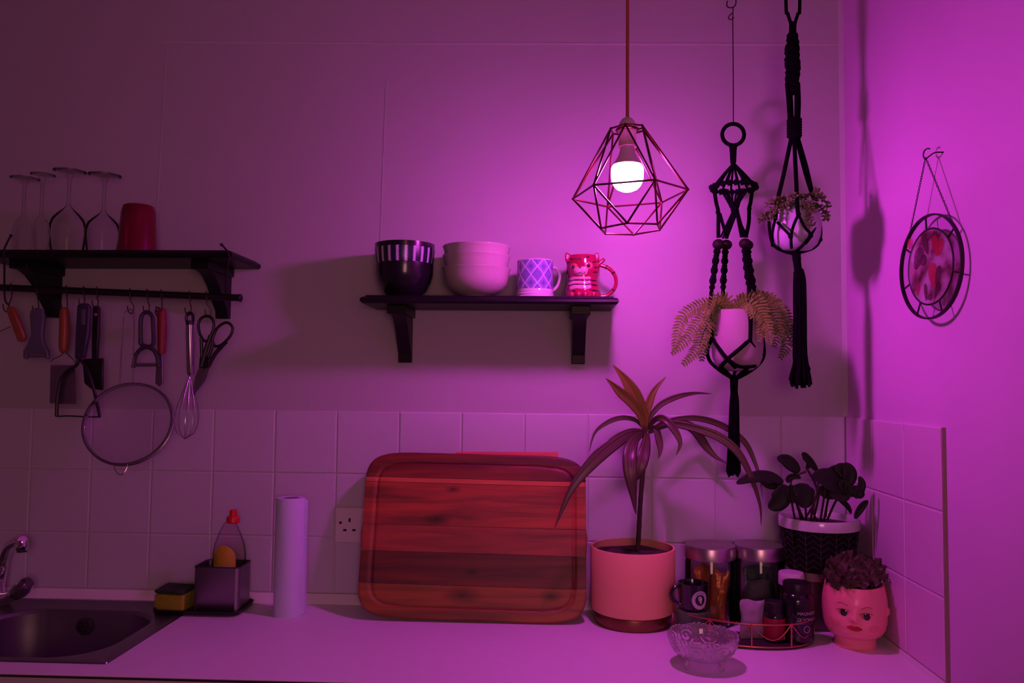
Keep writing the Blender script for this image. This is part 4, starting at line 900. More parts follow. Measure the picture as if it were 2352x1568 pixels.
# ================================================================== DRACAENA
YD = -.097
dp = thing('plant_pot', 'matte salmon cylinder pot on a brass saucer right of the wooden board', 'pot', (at(1452, 1300, Y=YD).x, YD, WT))
dc = at(1453, 1300, Y=YD); zz = lambda y: at(1452, y, Y=YD).z
zt_ = 1.052; g = G().shell([(.083, WT+.026), (.0905, WT+.030), (.0925, WT+.036), (.0935, zt_-.002), (.0925, zt_)], .0045, (dc.x, YD, 0), 64); ob('body', g, M['pinkpot'], dp)
g = G().shell([(.082, WT), (.0835, WT+.002), (.0845, WT+.0245), (.084, WT+.0255)], .003, (dc.x, YD, 0), 56); ob('saucer', g, M['brass'], dp)
g = G().lathe([(.088, zt_-.016), (.05, zt_-.010), (0, zt_-.009)], (dc.x, YD, 0), 40, mod=lambda a, r, z, k: (r, z+.002*sin(5*a+k))); ob('soil', g, M['soil'], dp)
dr = thing('dracaena', 'striped long leaved dracaena on a bare cane rising from the salmon pot', 'plant', (dc.x, YD, zt_-.012))
PD = lambda x, y, d=0: at(x, y, Y=YD+d)
cn = crv([PD(1465, 1262), PD(1468, 1210), PD(1471, 1150), PD(1477, 1080), PD(1481, 1040), PD(1480, 1000), PD(1479, 975)], 8)
g = G().tube(cn, [.0056-.0002*(i % 4) for i in range(len(cn))], 12); ob('cane', g, M['dstem'], dr)
def blade(pts, w_, name, mt, par, fold=.35, nrm=Vector((0, -1, 0)), shape=None, twist=0, conv=None, cv=8):
    c_ = crv(pts, cv); n = len(c_); g = G(); vs = []; fs = []; uvs = []
    for i, p in enumerate(c_):
        q = i/(n-1); t_ = (c_[min(i+1, n-1)]-c_[max(i-1, 0)]).normalized(); nn_ = (Matrix.Rotation(twist*q, 3, t_) @ nrm) if twist else nrm
        sd = t_.cross(nn_); sd = sd.normalized() if sd.length > 1e-4 else Vector((1,0,0)); up = sd.cross(t_).normalized()
        hw = w_*.5*(shape(q) if shape else (sin(pi*min(1, (q*.93+.05)))**.8)*(1 if q < .55 else (1-(q-.55)/.45)**.35 if q < 1 else 0))
        for k in range(5):
            x = (k-2)/2; vs.append(p+sd*hw*x+up*(abs(x)*hw*fold)); uvs.append(((k)/4, q))
    for i in range(n-1):
        for k in range(4): fs.append((i*5+k, i*5+k+1, (i+1)*5+k+1, (i+1)*5+k))
    g.add(vs, fs); o = ob(name, g, mt, par, fix=False, sharp=80); uv = o.data.uv_layers.new(name='UVMap')
    for l in o.data.loops: uv.data[l.index].uv = uvs[l.vertex_index]
    sm = o.modifiers.new('s', 'SOLIDIFY'); sm.thickness = .0007; return o
def Z2(x, y): return (x/3.564+1240, y/3.564+820)
sD = S(YD)
def dl(pts, wpx, d1, mt=None, dm=None, **k):
    n = len(pts); P_ = []
    for i, p in enumerate(pts):
        q = i/(n-1); d = (d1*q if dm is None else dm*sin(pi*q)+d1*q); P_.append(PD(*Z2(*p), d))
    return blade(P_, wpx/sD, 'leaf', mt or M['drac'], dr, **k)
dl([(862, 620), (845, 480), (800, 370), (745, 260), (680, 160), (596, 62)], 32, -.02, M['drac2'], fold=.5)
dl([(858, 620), (820, 470), (740, 360), (660, 290), (600, 230), (540, 172)], 23, -.05, M['drac2'], fold=.5)
dl([(868, 620), (870, 480), (895, 370), (945, 260), (1035, 160)], 17, .01, M['drac2'], fold=.6)
dl([(880, 610), (900, 500), (985, 390), (1120, 325), (1270, 295), (1410, 300)], 13, .02)
dl([(855, 600), (790, 520), (680, 495), (560, 530), (450, 620), (402, 780)], 11, -.02)
dl([(850, 610), (740, 625), (600, 710), (440, 850), (260, 1080), (118, 1405)], 30, -.10, dm=-.03, fold=.25)
dl([(850, 620), (770, 680), (735, 800), (740, 950), (765, 1130), (787, 1290)], 31, -.06, dm=-.05, fold=.2)
dl([(880, 620), (865, 720), (840, 840), (805, 960), (790, 1010)], 27, -.05, dm=-.04, fold=.2)
dl([(900, 600), (945, 580), (975, 680), (985, 760), (972, 835)], 16, -.03)
dl([(875, 600), (950, 505), (1030, 515), (1110, 610), (1148, 710), (1115, 805)], 17, -.06, dm=-.02)
dl([(890, 620), (1000, 545), (1130, 550), (1300, 590), (1480, 660), (1620, 780), (1720, 960), (1800, 1200), (1812, 1380)], 19, -.05, dm=-.03)
dl([(890, 610), (1020, 530), (1200, 497), (1370, 515), (1540, 585), (1680, 700), (1760, 860), (1805, 1010), (1822, 1160)], 14, .0, dm=.02)
dl([(890, 620), (1060, 545), (1180, 550), (1270, 600), (1360, 730), (1440, 815), (1535, 872)], 22, .04, dm=.03)
# ================================================================== WORKTOP ITEMS
# wooden board
def px_on(x, y, z): return at(x, y, Z=z)
bb = at(1088, 1430, Z=WT); yb0 = -.128; yb1 = -.040
B0 = at(1088, 1428, Y=yb0); zlo = WT; BW = 517/S(-.09)/2*1.0
topz = at(1095, 1046, Y=yb1).z
hvec = Vector((0, yb1-yb0, topz-zlo)); BHh = hvec.length; hv = hvec.normalized(); xv = Vector((1, 0, -.012)).normalized(); nv = xv.cross(hv).normalized()
if nv.y > 0: nv = -nv
bc = Vector((at(1088, 1240, Y=(yb0+yb1)/2).x, yb0, zlo+.0028))+hvec*.5
cbd = thing('chopping_board', 'large wooden chopping board with juice groove leaning against the tiles', 'chopping board', (bc.x, yb0, WT))
a_, b_ = BW, BHh/2; NE = 7.5
def sq(x, y): return (abs(x/a_)**NE+abs(y/b_)**NE)**(1/NE)
def yl(x): return b_*max(0, 1-abs(x/a_)**NE)**(1/NE)
cuts = [-1, -.60, -.22, .10, .62, .68, 1]
pal = [((.13,.060,.010), (.23,.110,.018)), ((.055,.018,.009), (.115,.032,.012)), ((.14,.040,.022), (.26,.070,.034)), ((.16,.040,.018), (.34,.085,.030)), ((.40,.13,.05), (.50,.17,.06)), ((.075,.016,.010), (.20,.035,.018))]
kn = [[(-.02, -.123, .022), (.175, -.123, .013)], [(.0, -.075, .01)], [], [(-.085, .035, .018), (-.05, .10, .01)], [], []]
for si in range(6):
    t0, t1 = cuts[si]*b_+.0004, cuts[si+1]*b_-.0004; g = G(); xs = [a_*math.copysign(abs(u)**.8, u) for u in [(-1+2*i/150) for i in range(151)]]; xs = [x for x in xs if yl(x) > max(t0, -t1, 0)+0.0005 or (t0 < 0 < t1)]
    ny = max(2, int((t1-t0)/.0022)); vs = []; fs = []; nx = len(xs)
    for j in range(ny+1):
        for x in xs:
            Y_ = yl(x); lo, hi = max(t0, -Y_), min(t1, Y_)
            if hi < lo: hi = lo = (hi+lo)/2
            y = lo+(hi-lo)*j/ny; s__ = sq(x*1.0, y)
            gr = max(abs(x)/(a_*.895), abs(y)/(b_*.865)); gr = (abs(x/(a_*.885))**9+abs(y/(b_*.86))**9)**(1/9)
            dd = -.0032*math.exp(-((gr-1)/.014)**2) - .003*max(0, (s__-.985)/.015)**2
            vs.append(bc+xv*x+hv*y+nv*(.009+dd))
    for j in range(ny):
        for i in range(nx-1): fs.append((j*nx+i, j*nx+i+1, (j+1)*nx+i+1, (j+1)*nx+i))
    nb = len(vs); lo_ = [vs[i]-nv*.018 for i in range(nx)]; hi_ = [vs[ny*nx+i]-nv*.018 for i in range(nx)]; vs += lo_+hi_
    for i in range(nx-1):
        fs += [(i, nb+i, nb+i+1, i+1), (ny*nx+i, ny*nx+i+1, nb+nx+i+1, nb+nx+i), (nb+i, nb+nx+i, nb+nx+i+1, nb+i+1)]
    for e in (0, nx-1): fs.append(tuple([j*nx+e for j in range(ny+1)]+[nb+nx+e, nb+e]))
    g.add(vs, fs)
    ob('plank', g, wood_mat('acacia_%d' % si, (pal[si][0][0]*1.05, pal[si][0][1]*.95, pal[si][0][2]), (pal[si][1][0]*1.4, pal[si][1][1]*.95, pal[si][1][2]), si+1, [(kx, (bc.z-WT)+kz, r) for kx, kz, r in kn[si]]), cbd, sharp=50)
# red board behind
g = G(); pa, pb = at(1047, 1038, Y=-.016), at(1282, 1038, Y=-.016)
q = Vector((0, -.022, WT-pa.z)); pl = [pa, pb, pb+q, pa+q]
g.prism(pl, (0, .006, 0)); single('plastic_board', g, M['pinkboard'], 'thin red plastic cutting board showing above the wooden board', 'chopping board', bev=.0015)
# socket
sk_ = at(772, 1160, Y=-.001); so = thing('wall_socket', 'white double wall socket half hidden behind the wooden board', 'socket', at(845, 1200, Y=0))
c0 = at(772, 1163, Y=0); g = G().box((c0.x, -.009, c0.z-.083), (c0.x+.146, -.0002, c0.z)); ob('plate', g, M['socket'], so, bev=.003)
def sh(x, y, w_, h): p_ = at(x, y, Y=-.009); return G().box((p_.x-w_/2, -.0098, p_.z-h/2), (p_.x+w_/2, -.006, p_.z+h/2))
for off_ in (0, 72):
    ob('earth_slot', sh(803+off_, 1194, .0045, .009), M['hole'], so); ob('pin_slot', sh(792+off_, 1217, .008, .0045), M['hole'], so); ob('pin_slot', sh(813+off_, 1217, .008, .0045), M['hole'], so)
g = G().lathe([(0, .001), (.0030, .001), (.0033, 0)], at(782, 1200, Y=-.009), 12, M=Matrix.Rotation(pi/2, 3, 'X')); ob('screw', g, M['hole'], so)
p_ = at(836, 1194, Y=-.009); ob('switch', G().box((p_.x-.009, -.012, p_.z-.009), (p_.x+.003, -.008, p_.z+.009)), M['socket'], so, bev=.001)
# paper towel
yp = -.097; pc = at(665, 1280, Y=yp); pc.z = WT; rr = .0325
pt = thing('kitchen_roll', 'upright white kitchen paper roll on the worktop left of the socket', 'paper roll', pc)
zt_ = at(666, 1142, Y=yp).z
g = G().lathe([(rr*.97, WT), (rr, WT+.003), (rr, zt_-.003), (rr*.98, zt_), (.019, zt_), (.019, WT), (rr*.97, WT)], (pc.x, yp, 0), 56, mod=lambda a, r, z, k: (r*(1+.004*sin(3*a)), z)); ob('sheets', g, M['paper'], pt)
g = G().lathe([(.0188, zt_-.002), (.0188, WT+.002), (.0172, WT+.002), (.0172, zt_-.002), (.0188, zt_-.002)], (pc.x, yp, 0), 32); ob('core', g, M['card'], pt)
g = G().tube([], .01) if False else G().box((pc.x+rr-.0022, yp-.004, WT+.002), (pc.x+rr+.0035, yp+.014, zt_-.006)); ob('loose_sheet_edge', g, M['paper'], pt, bev=.001)
# sink caddy + tray + sponge + soap
tr = thing('sink_tray', 'low black tray under the steel caddy and sponge', 'tray', (-1.47, -.11, WT))
ztr = WT+.0035
g = G(); L = [loop(-1.575, -1.380, -.132, -.022, .02, WT+.0038), loop(-1.578, -1.377, -.135, -.019, .022, WT+.012), loop(-1.576, -1.379, -.133, -.021, .02, WT+.012), loop(-1.573, -1.382, -.130, -.024, .018, WT+.0065)]
loft(g, L); g.f.append(tuple(reversed(range(44)))); ob('tray_body', g, M['blackp'], tr)
cy0, cy1 = -.120, -.044; cx0 = at(443, 1350, Y=cy0).x; cx1_ = at(548, 1350, Y=cy0).x; czt = at(495, 1303, Y=cy0).z; cz0 = WT+.0068
cd = thing('steel_caddy', 'open brushed steel sink caddy standing on the black tray', 'caddy', ((cx0+cx1_)/2, (cy0+cy1)/2, cz0))
g = G(); rr = .010
loft(g, [loop(cx0+.002, cx1_-.002, cy0+.002, cy1-.002, rr, cz0), loop(cx0, cx1_, cy0, cy1, rr, cz0+.003), loop(cx0, cx1_, cy0, cy1, rr, czt), loop(cx0+.0015, cx1_-.0015, cy0+.0015, cy1-.0015, rr, czt), loop(cx0+.0015, cx1_-.0015, cy0+.0015, cy1-.0015, rr, cz0+.003)])
ob('body', g, M['steelb'], cd)
g = G(); g.tube(loop(cx0, cx1_, cy0, cy1, rr, czt), .0016, 8, True); ob('rim', g, M['dgrey'], cd)
bx = at(524, 1290, Y=-.081); sb = thing('dish_soap_bottle', 'clear dish soap bottle with red cap and yellow label standing in the caddy', 'bottle', (bx.x, -.081, cz0+.003))
zy = lambda y: at(527, y, Y=-.081).z
g = G(); g.lathe([(.033, cz0+.003), (.036, cz0+.006), (.0375, cz0+.05), (.0375, zy(1270)), (.0335, zy(1248)), (.024, zy(1222)), (.015, zy(1204)), (.011, zy(1198)), (0, zy(1198))], (bx.x+.002, -.081, 0), 40, mod=lambda a, r, z, k: (r*(1-.22*abs(cos(a))**2), z)); ob('body', g, M['soapliq'], sb)
g = G()
def lf(u, v):
    a = radians(-56+104*u); z = zy(1303)+(zy(1247)-zy(1303))*v; hwid = 1 if v < .45 else sqrt(max(0, 1-((v-.45)/.56)**2)); a = radians(-6)+(a-radians(-6))*hwid
    r = .0368*(1-.22*abs(cos(a))**2) if z < zy(1270) else (.0368-(z-zy(1270))*.145)*(1-.22*abs(cos(a))**2); return Vector((bx.x+.002+r*sin(a), -.081-r*cos(a)-.0006, z))
g.grid(lf, 16, 14); lb = ob('label', g, M['soaplabel'], sb, fix=False, label='yellow label')
g = G().grid(lambda u, v: lf(.1+.8*u, .02+.16*v)+Vector((0, -.0006, 0)), 10, 3); ob('label_band', g, M['soapband'], lb, fix=False)
g = G().lathe([(.0135, zy(1200)), (.0150, zy(1198)), (.0150, zy(1188)), (.0135, zy(1185)), (.0085, zy(1184)), (.0085, zy(1172)), (.007, zy(1170)), (0, zy(1170))], (bx.x+.009, -.081, 0), 24); ob('cap', g, M['red'], sb)
g = G(); sx = at(403, 1372, Y=-.12); z0_ = WT+.0066
R_ = Matrix.Rotation(radians(-8), 3, 'Z'); sc = Vector((at(402, 1380, Y=-.085).x, -.087, z0_))
def sbx(hx, hy, za, zb, rr, sl=0):
    g = G(); pts = loop(-hx, hx, -hy, hy, rr, 0, 5); ls = []
    for z, i_ in ((za, .002), (za+.003, 0), (zb-.002, 0), (zb, .002)):
        ls.append([sc+R_@Vector((p.x*(1-i_/hx), p.y*(1-i_/hy), z+(p.y*.10+ .0015*sin(p.x*200))*(z-za)/max(1e-6, (zb-za)) )) for p in pts])
    loft(g, ls); g.f.append(tuple(reversed(range(len(pts))))); return g
sg_ = thing('sponge', 'yellow sponge with dark green scouring top beside the caddy', 'sponge', sc)
ob('foam', sbx(.037, .024, 0, .036, .006), M['sponge'], sg_); 
sc = sc+Vector((0, 0, .0362)); ob('scouring_pad', sbx(.0375, .0245, 0, .010, .006), M['scour'], sg_)
# jars
def jar(px_, r, y, ztop, label):
    c = at(px_, 1260, Y=y); t = thing('storage_jar', label, 'jar', (c.x, y, WT), 'steel lidded glass jars')
    g = G().shell([(r*.93, WT+.0002), (r*.985, WT+.004), (r*.985, ztop-.036), (r*.93, ztop-.028), (r*.93, ztop-.012)], .0028, (c.x, y, 0), 40); ob('body', g, M['jar'], t)
    g = G().lathe([(r*.95, ztop-.028), (r, ztop-.0275), (r, ztop-.003), (r*.975, ztop), (r*.9, ztop), (r*.86, ztop-.0015), (0, ztop-.0015)], (c.x, y, 0), 48); ob('lid', g, M['jarlid'], t); return c
j1 = jar(1631, .0560, -.082, 1.0560, 'glass storage jar with steel lid and gold packets inside')
j2 = jar(1744, .0545, -.080, 1.0575, 'glass storage jar with steel lid and green packets inside')
def pouch(name, label, c, w_, d_, h_, rz, mt, grp=None, seed=0, lean=0):
    g = G(); Rz = Matrix.Rotation(rz, 3, 'Z')@Matrix.Rotation(lean, 3, 'Y')
    def fn_(sgn):
        def f(u, v):
            e = (4*u*(1-u))**.45*(4*v*(1-v))**.5; p = Vector(((u-.5)*w_*(1-.06*sin(v*9+seed)), sgn*(e*d_*.5)+d_*.12*noise.noise(Vector((u*5+seed, v*6, seed))), v*h_*(1-.03*sin(u*7+seed))))
            return Vector(c)+Rz@p
        return f
    g.grid(fn_(-1), 14, 18); g.grid(fn_(1), 14, 18); return single(name, g, mt, label, 'packet', grp, sharp=70)
pouch('gold_packet', 'crinkled gold foil packet inside the left jar, upright at the back', (j1.x-.018, -.080, WT+.005), .045, .022, .118, .5, M['gold'], 'packets in the jars', 1)
pouch('gold_packet', 'brighter gold foil packet at front right inside the left jar', (j1.x+.008, -.103, WT+.005), .036, .020, .112, -.3, M['gold'], 'packets in the jars', 4, .10)
pouch('green_packet', 'dark green packet at the back of the right jar', (j2.x+.004, -.066, WT+.005), .070, .022, .115, .1, M['greenf'], 'packets in the jars', 2)
pouch('grey_packet', 'grey green packet at the front of the right jar', (j2.x-.010, -.098, WT+.005), .056, .020, .092, -.15, M['greyf'], 'packets in the jars', 6)
# pale storage box in the corner with the herringbone planter on it
zb_ = 1.0125
bxo = thing('storage_box', 'smoky dark storage box with pale lid in the corner under the black planter', 'box', (-.08, -.08, WT))
g = G(); loft(g, [loop(-.134, -.022, -.138, -.018, .010, WT+.0002), loop(-.135, -.020, -.140, -.016, .012, WT+.003), loop(-.135, -.020, -.140, -.016, .012, zb_-.018)]); g.f.append(tuple(reversed(range(44)))); ob('body', g, M['box'], bxo)
g = G(); loft(g, [loop(-.139, -.016, -.144, -.012, .014, zb_-.020), loop(-.140, -.015, -.145, -.011, .014, zb_-.018), loop(-.140, -.015, -.145, -.011, .014, zb_-.003), loop(-.138, -.017, -.143, -.013, .014, zb_)]); g.f.append(tuple(reversed(range(44)))); ob('lid', g, M['lidpale'], bxo, label='pale pink lit lid')
YP = -.096; pcx = at(1881, 1240, Y=YP).x
pp = thing('herringbone_planter', 'black planter with herringbone lines and white rim on the corner box', 'planter', (pcx, YP, zb_))
zr = 1.1245
def prf(z): return .0715+(.0820-.0715)*(z-zb_)/(zr-.023-zb_)
g = G().shell([(.066, zb_), (.0715, zb_+.003), (.0820, zr-.0235), (.0815, zr-.022)], .004, (pcx, YP, 0), 64); ob('body', g, M['planter'], pp)
g = G().lathe([(.0785, zr-.023), (.0848, zr-.022), (.0853, zr-.018), (.0853, zr-.003), (.0840, zr), (.0800, zr), (.0785, zr-.003), (.0785, zr-.023)], (pcx, YP, 0), 64); ob('rim', g, M['whiteglaze'], pp, label='white rim')
g = G().lathe([(.0780, zr-.016), (.05, zr-.012), (0, zr-.011)], (pcx, YP, 0), 36); ob('soil', g, M['soil'], pp)
g = G(); nA = 16
def pc_(a, z, o_=.0003): r = prf(z)+o_; return Vector((pcx+r*sin(a), YP-r*cos(a), z))
for i in range(nA):
    a0 = 2*pi*(i+.30)/nA; g.tube([pc_(a0, zb_+.004), pc_(a0, zr-.024)], .0005, 5)
    for k in range(8):
        zc_ = zb_+.006+k*.0135
        for s__ in (-1, 1):
            if i % 2: s2_ = 1
            else: s2_ = -1
            pts = [pc_(a0+s__*2*pi/nA*u*.5*1.0, zc_+ (s2_ if 0 else 1)*u*.0115) for u in (0, .33, .66, 1)]
            if pts[-1].z < zr-.0235: g.tube(pts, .0004, 4)
ob('herringbone_lines', g, M['plline'], pp, kind='stuff')
pl2 = thing('dark_leaved_plant', 'bushy plant with broad dark oval leaves on slim stems in the black planter', 'plant', (pcx, YP, zr-.012))
def Z4(x, y): return (x/4.611+1660, y/4.611+1000)
ovl = lambda q: sin(pi*min(1, q*.97+.02))**.62*(1-.15*q)
def ol(pts, wpx, d, fold=.25, nrm=(0,-1,0), dd=0):
    P_ = [at(*Z4(*p), Y=YP+d+dd*i) for i, p in enumerate(pts)]
    return blade(P_, wpx*1.16/4.611/S(YP+d), 'leaf', M['dleaf'], pl2, fold=fold, nrm=Vector(nrm).normalized(), shape=ovl)
ol([(806, 392), (740, 320), (660, 255), (575, 238)], 125, -.03, .2)
ol([(1000, 375), (930, 290), (860, 210), (835, 200)], 72, -.02, .7); ol([(890, 350), (910, 290), (880, 185)], 50, -.015, .6)
ol([(640, 500), (500, 440), (320, 440), (145, 505)], 118, -.06, .15, (0, -1, .35)); ol([(640, 470), (560, 530), (480, 530), (410, 500)], 60, -.05, .3)
ol([(660, 520), (630, 620), (580, 710), (485, 765)], 190, -.07, .2); ol([(720, 520), (730, 620), (740, 720)], 110, -.075, .3)
ol([(760, 540), (840, 600), (860, 690), (850, 765)], 190, -.085, .25); ol([(730, 560), (830, 580), (900, 600), (975, 600)], 150, -.08, .3)
ol([(1370, 600), (1220, 520), (1080, 450), (945, 435)], 215, -.075, .25, (0, -1, .4)); ol([(1000, 470), (1120, 400), (1230, 350), (1290, 340)], 100, -.06, .3)
ol([(1390, 480), (1340, 420), (1260, 360), (1185, 335)], 150, -.075, .3, (0, -1, .2)); ol([(1290, 560), (1340, 450), (1330, 360), (1280, 292)], 130, -.08, .35)
ol([(1400, 660), (1440, 600), (1470, 510), (1445, 432)], 85, -.10, .3); ol([(1330, 560), (1400, 580), (1450, 620), (1480, 660)], 110, -.10, .3)
ol([(1140, 620), (1200, 650), (1280, 670), (1350, 640)], 75, -.09, .3, (0, -1, .5)); ol([(1310, 500), (1340, 580), (1330, 640)], 70, -.095, .3)
ol([(1400, 880), (1440, 800), (1490, 730), (1540, 690)], 70, -.09, .3)
ol([(1190, 640), (1260, 690), (1330, 760), (1360, 830)], 50, -.05, .3)
ol([(1000, 560), (1080, 590), (1160, 610), (1230, 560)], 120, -.05, .3); ol([(690, 500), (700, 450), (760, 430), (830, 450)], 60, -.05, .4); ol([(1240, 480), (1300, 540), (1370, 590), (1420, 560)], 120, -.085, .3)
g = G()
for p in (((765, 885, 0), (745, 780, -.03), (720, 640, -.06)), ((830, 885, 0), (800, 780, -.02), (770, 680, -.05)), ((885, 890, 0), (880, 800, -.03), (870, 700, -.06)), ((935, 900, -.02), (950, 760, -.04), (1000, 600, -.05), (1010, 500, -.05)),
          ((960, 900, 0), (1000, 720, -.02), (1030, 560, -.04)), ((1035, 905, -.02), (1060, 740, -.04), (1090, 560, -.06)), ((1070, 905, -.01), (1100, 760, -.03), (1130, 600, -.07)), ((1110, 890, -.02), (1160, 770, -.05), (1200, 690, -.08)),
          ((1000, 905, -.03), (960, 800, -.04), (985, 640, -.05)), ((870, 890, .01), (1000, 600, -.01), (880, 330, -.02)), ((860, 900, -.01), (720, 500, -.04), (880, 380, -.03)), ((1090, 860, .0), (1110, 700, -.03), (1150, 620, -.05))):
    g = G().tube(crv([at(*Z4(x, y), Y=YP+d) for x, y, d in p], 6), .0024, 7); ob('stem', g, M['dstem'], pl2)
# ---- rose gold tray and what stands in it
TC = Vector((-.283, -.168, WT)); e1 = Vector((.968, -.249, 0)); e2 = Vector((-.249, -.968, 0)); TA, TD = .143, .100
trg = thing('wire_tray', 'rose gold wire tray with scalloped front rail holding small bottles', 'tray', TC)
def arc(u, z, k=1.0): a = pi*u; return TC+e1*(-cos(a)*TA*k)+e2*(sin(a)*TD*k)+Vector((0, 0, z))
g = G(); pts = [arc(i/30, .0015) for i in range(31)]; g.prism(pts, (0, 0, .003)); ob('base_plate', g, M['darkline'], trg)
g = G().tube([arc(i/40, .006) for i in range(41)], .0017, 8); ob('bottom_rail', g, M['rosegold'], trg)
g = G().tube([arc(i/40, .050) for i in range(41)], .0017, 8); ob('top_rail', g, M['rosegold'], trg)
posts = [0, .14, .33, .52, .72, 1.0]; posts = [0.0, .17, .36, .545, .735, .93]
for u in posts: ob('post', G().tube([arc(u, .004), arc(u, .052)], .0019, 8), M['rosegold'], trg)
for ua, ub in zip(posts, posts[1:]):
    g = G().tube([arc(ua+(ub-ua)*k/14, .050-.030*sin(pi*k/14)) for k in range(15)], .0012, 7); ob('scallop', g, M['rosegold'], trg)
cc_ = at(1592, 1360, Y=-.178); tn = thing('green_tin', 'small round green patterned tin under the black espresso cup', 'tin', (cc_.x, -.178, WT))
zt0 = WT+.0047; g = G().lathe([(.0335, zt0), (.034, zt0+.002), (.034, zt0+.040), (.0345, zt0+.042), (.0345, zt0+.046), (.033, zt0+.0475), (0, zt0+.0475)], (cc_.x, -.178, 0), 40); ob('body', g, M['tin'], tn)
zc0 = zt0+.0477; cu_ = thing('espresso_cup', 'small black cup with pale round badge standing on the green tin', 'cup', (cc_.x, -.178, zc0))
rc_ = 34/S(-.178)
g = G().shell([(rc_*.72, zc0), (rc_*.84, zc0+.003), (rc_*.95, zc0+.02), (rc_, zc0+.054), (rc_*1.02, zc0+.056)], .003, (cc_.x, -.178, 0), 40); ob('body', g, M['cupblack'], cu_)
g = G().tube(crv([Vector((cc_.x-rc_*a, -.178-.004, zc0+b)) for a, b in ((.92, .046), (1.25, .046), (1.45, .034), (1.35, .020), (1.0, .012), (.86, .012))], 5), .0036, 10); ob('handle', g, M['cupblack'], cu_)
bc_a = radians(17); bz = zc0+.026
def onc(x, y, off=.0004): z = bz+y; r = rc_*(.95+.05*(z-zc0-.02)/.034)+off; a = bc_a+x/rc_; return Vector((cc_.x+r*sin(a), -.178-r*cos(a), z))
g = G(); vs = []; fs = []; n_ = 40
for r in (.0108, .0140, .0168, .0183): vs += [onc(r*cos(2*pi*i/n_), r*1.04*sin(2*pi*i/n_)) for i in range(n_)]
for k in range(3):
    for i in range(n_): fs.append((k*n_+i, k*n_+(i+1) % n_, (k+1)*n_+(i+1) % n_, (k+1)*n_+i))
g.add(vs, fs); bd = ob('badge_ring', g, M['print'], cu_, fix=False)
g = G(); hd_ = [(-.0045, .006), (-.001, .0085), (.0035, .007), (.0055, .002), (.004, -.004), (.0035, -.008), (.0005, -.0065), (-.002, -.002), (-.004, .001)]
g.add([onc(x, y) for x, y in hd_], [tuple(range(len(hd_)))]); ob('badge_emblem', g, M['print'], bd, fix=False)
tg, tw = text_geo('SEATTLE', .0052, lambda x, y: onc((.0122+y)*sin((x-.0118)/.0145), (.0122+y)*cos((x-.0118)/.0145)*1.04, .0009)); ob('badge_lettering', tg, M['cupblack'], bd, fix=False, sharp=0)
# pale packet, red bottle, black bottle, white capped bottle
pk = at(1728, 1420, Y=-.212); g = G()
pouch('pale_packet', 'pale crumpled packet standing in the wire tray left of the red bottle', (pk.x, -.212, zt0), .050, .020, .078, .1, M['packet'], None, 3)
g = G(); 
rbx = at(1779, 1430, Y=-.222); rb_ = thing('red_bottle', 'small red labelled bottle with black cap in the wire tray', 'bottle', (rbx.x, -.222, zt0))
g = G().lathe([(.0195, zt0), (.021, zt0+.002), (.021, zt0+.050), (.0195, zt0+.056), (.013, zt0+.062), (0, zt0+.062)], (rbx.x, -.222, 0), 32); ob('body', g, M['bottleblk'], rb_)
g = G().lathe([(.0212, zt0+.007), (.0214, zt0+.008), (.0214, zt0+.047), (.0212, zt0+.048)], (rbx.x, -.222, 0), 32); g.f = [f for f in g.f if len(f) == 4]; lb = ob('label', g, M['redlabel'], rb_)
g = G().lathe([(.0175, zt0+.058), (.0180, zt0+.060), (.0180, zt0+.078), (.0165, zt0+.080), (0, zt0+.080)], (rbx.x, -.222, 0), 28); ob('cap', g, M['blackp'], rb_)
def onr(x, y): a = .1+x/.0214; return Vector((rbx.x+.0217*sin(a), -.222-.0217*cos(a), zt0+y))
g = G().add([onr(.004, .012), onr(.015, .030-.012), onr(.015, .006)], [(0, 1, 2)]); ob('label_flash', g, M['packet'], lb, fix=False)
bbx = at(1830, 1400, Y=-.212); bk = thing('supplement_bottle', 'black supplement bottle with pale lettering at the right end of the wire tray', 'bottle', (bbx.x, -.212, zt0))
zl = lambda y: at(1830, y, Y=-.212).z
rB = .0335
g = G().lathe([(.031, zt0), (rB, zt0+.003), (rB, zl(1374)), (.031, zl(1364)), (.0255, zl(1358)), (0, zl(1358))], (bbx.x, -.212, 0), 44); ob('body', g, M['bottleblk'], bk)
g = G().lathe([(.0265, zl(1360)), (.0268, zl(1358)), (.0268, zl(1338)), (.0255, zl(1335)), (0, zl(1335))], (bbx.x, -.212, 0), 40, mod=lambda a, r, z, k: (r*(1+.008*cos(40*a)), z)); ob('cap', g, M['blackp'], bk)
lab_o = G().lathe([(rB+.0001, zl(1448)), (rB+.0003, zl(1447)), (rB+.0003, zl(1378)), (rB+.0001, zl(1377))], (bbx.x, -.212, 0), 44); lab_o.f = [f for f in lab_o.f if len(f) == 4]
lo = ob('label', lab_o, M['bottleblk'], bk)
def onb(x, z, r=rB+.0008): a = radians(-14)+x/rB; return Vector((bbx.x+r*sin(a), -.212-r*cos(a), z))
for body, y, sz in (('MAGNESIUM', 1402, .0088), ('GLYCINATE', 1416, .0088), ('BISGLYCINATE', 1422, .0040)):
    if body == 'BISGLYCINATE': continue
    tg, tw = text_geo(body, sz, lambda x, yy, y=y: onb(x-.001, zl(y)+yy), spacing=.95); ob('lettering', tg, M['print'], lo, fix=False, sharp=0)
g = G()
for i in range(9): g.tube([onb(-.001+i*.0042, zl(1421.5)), onb(-.001+i*.0042+.003, zl(1421.5))], .0006, 5)
ob('small_print', g, M['print2'], lo, kind='stuff')
g = G().tube([onb(.004+k*.001, zl(1379)) for k in range(26)], .0003, 5); ob('label_line', g, M['plline'], lo)
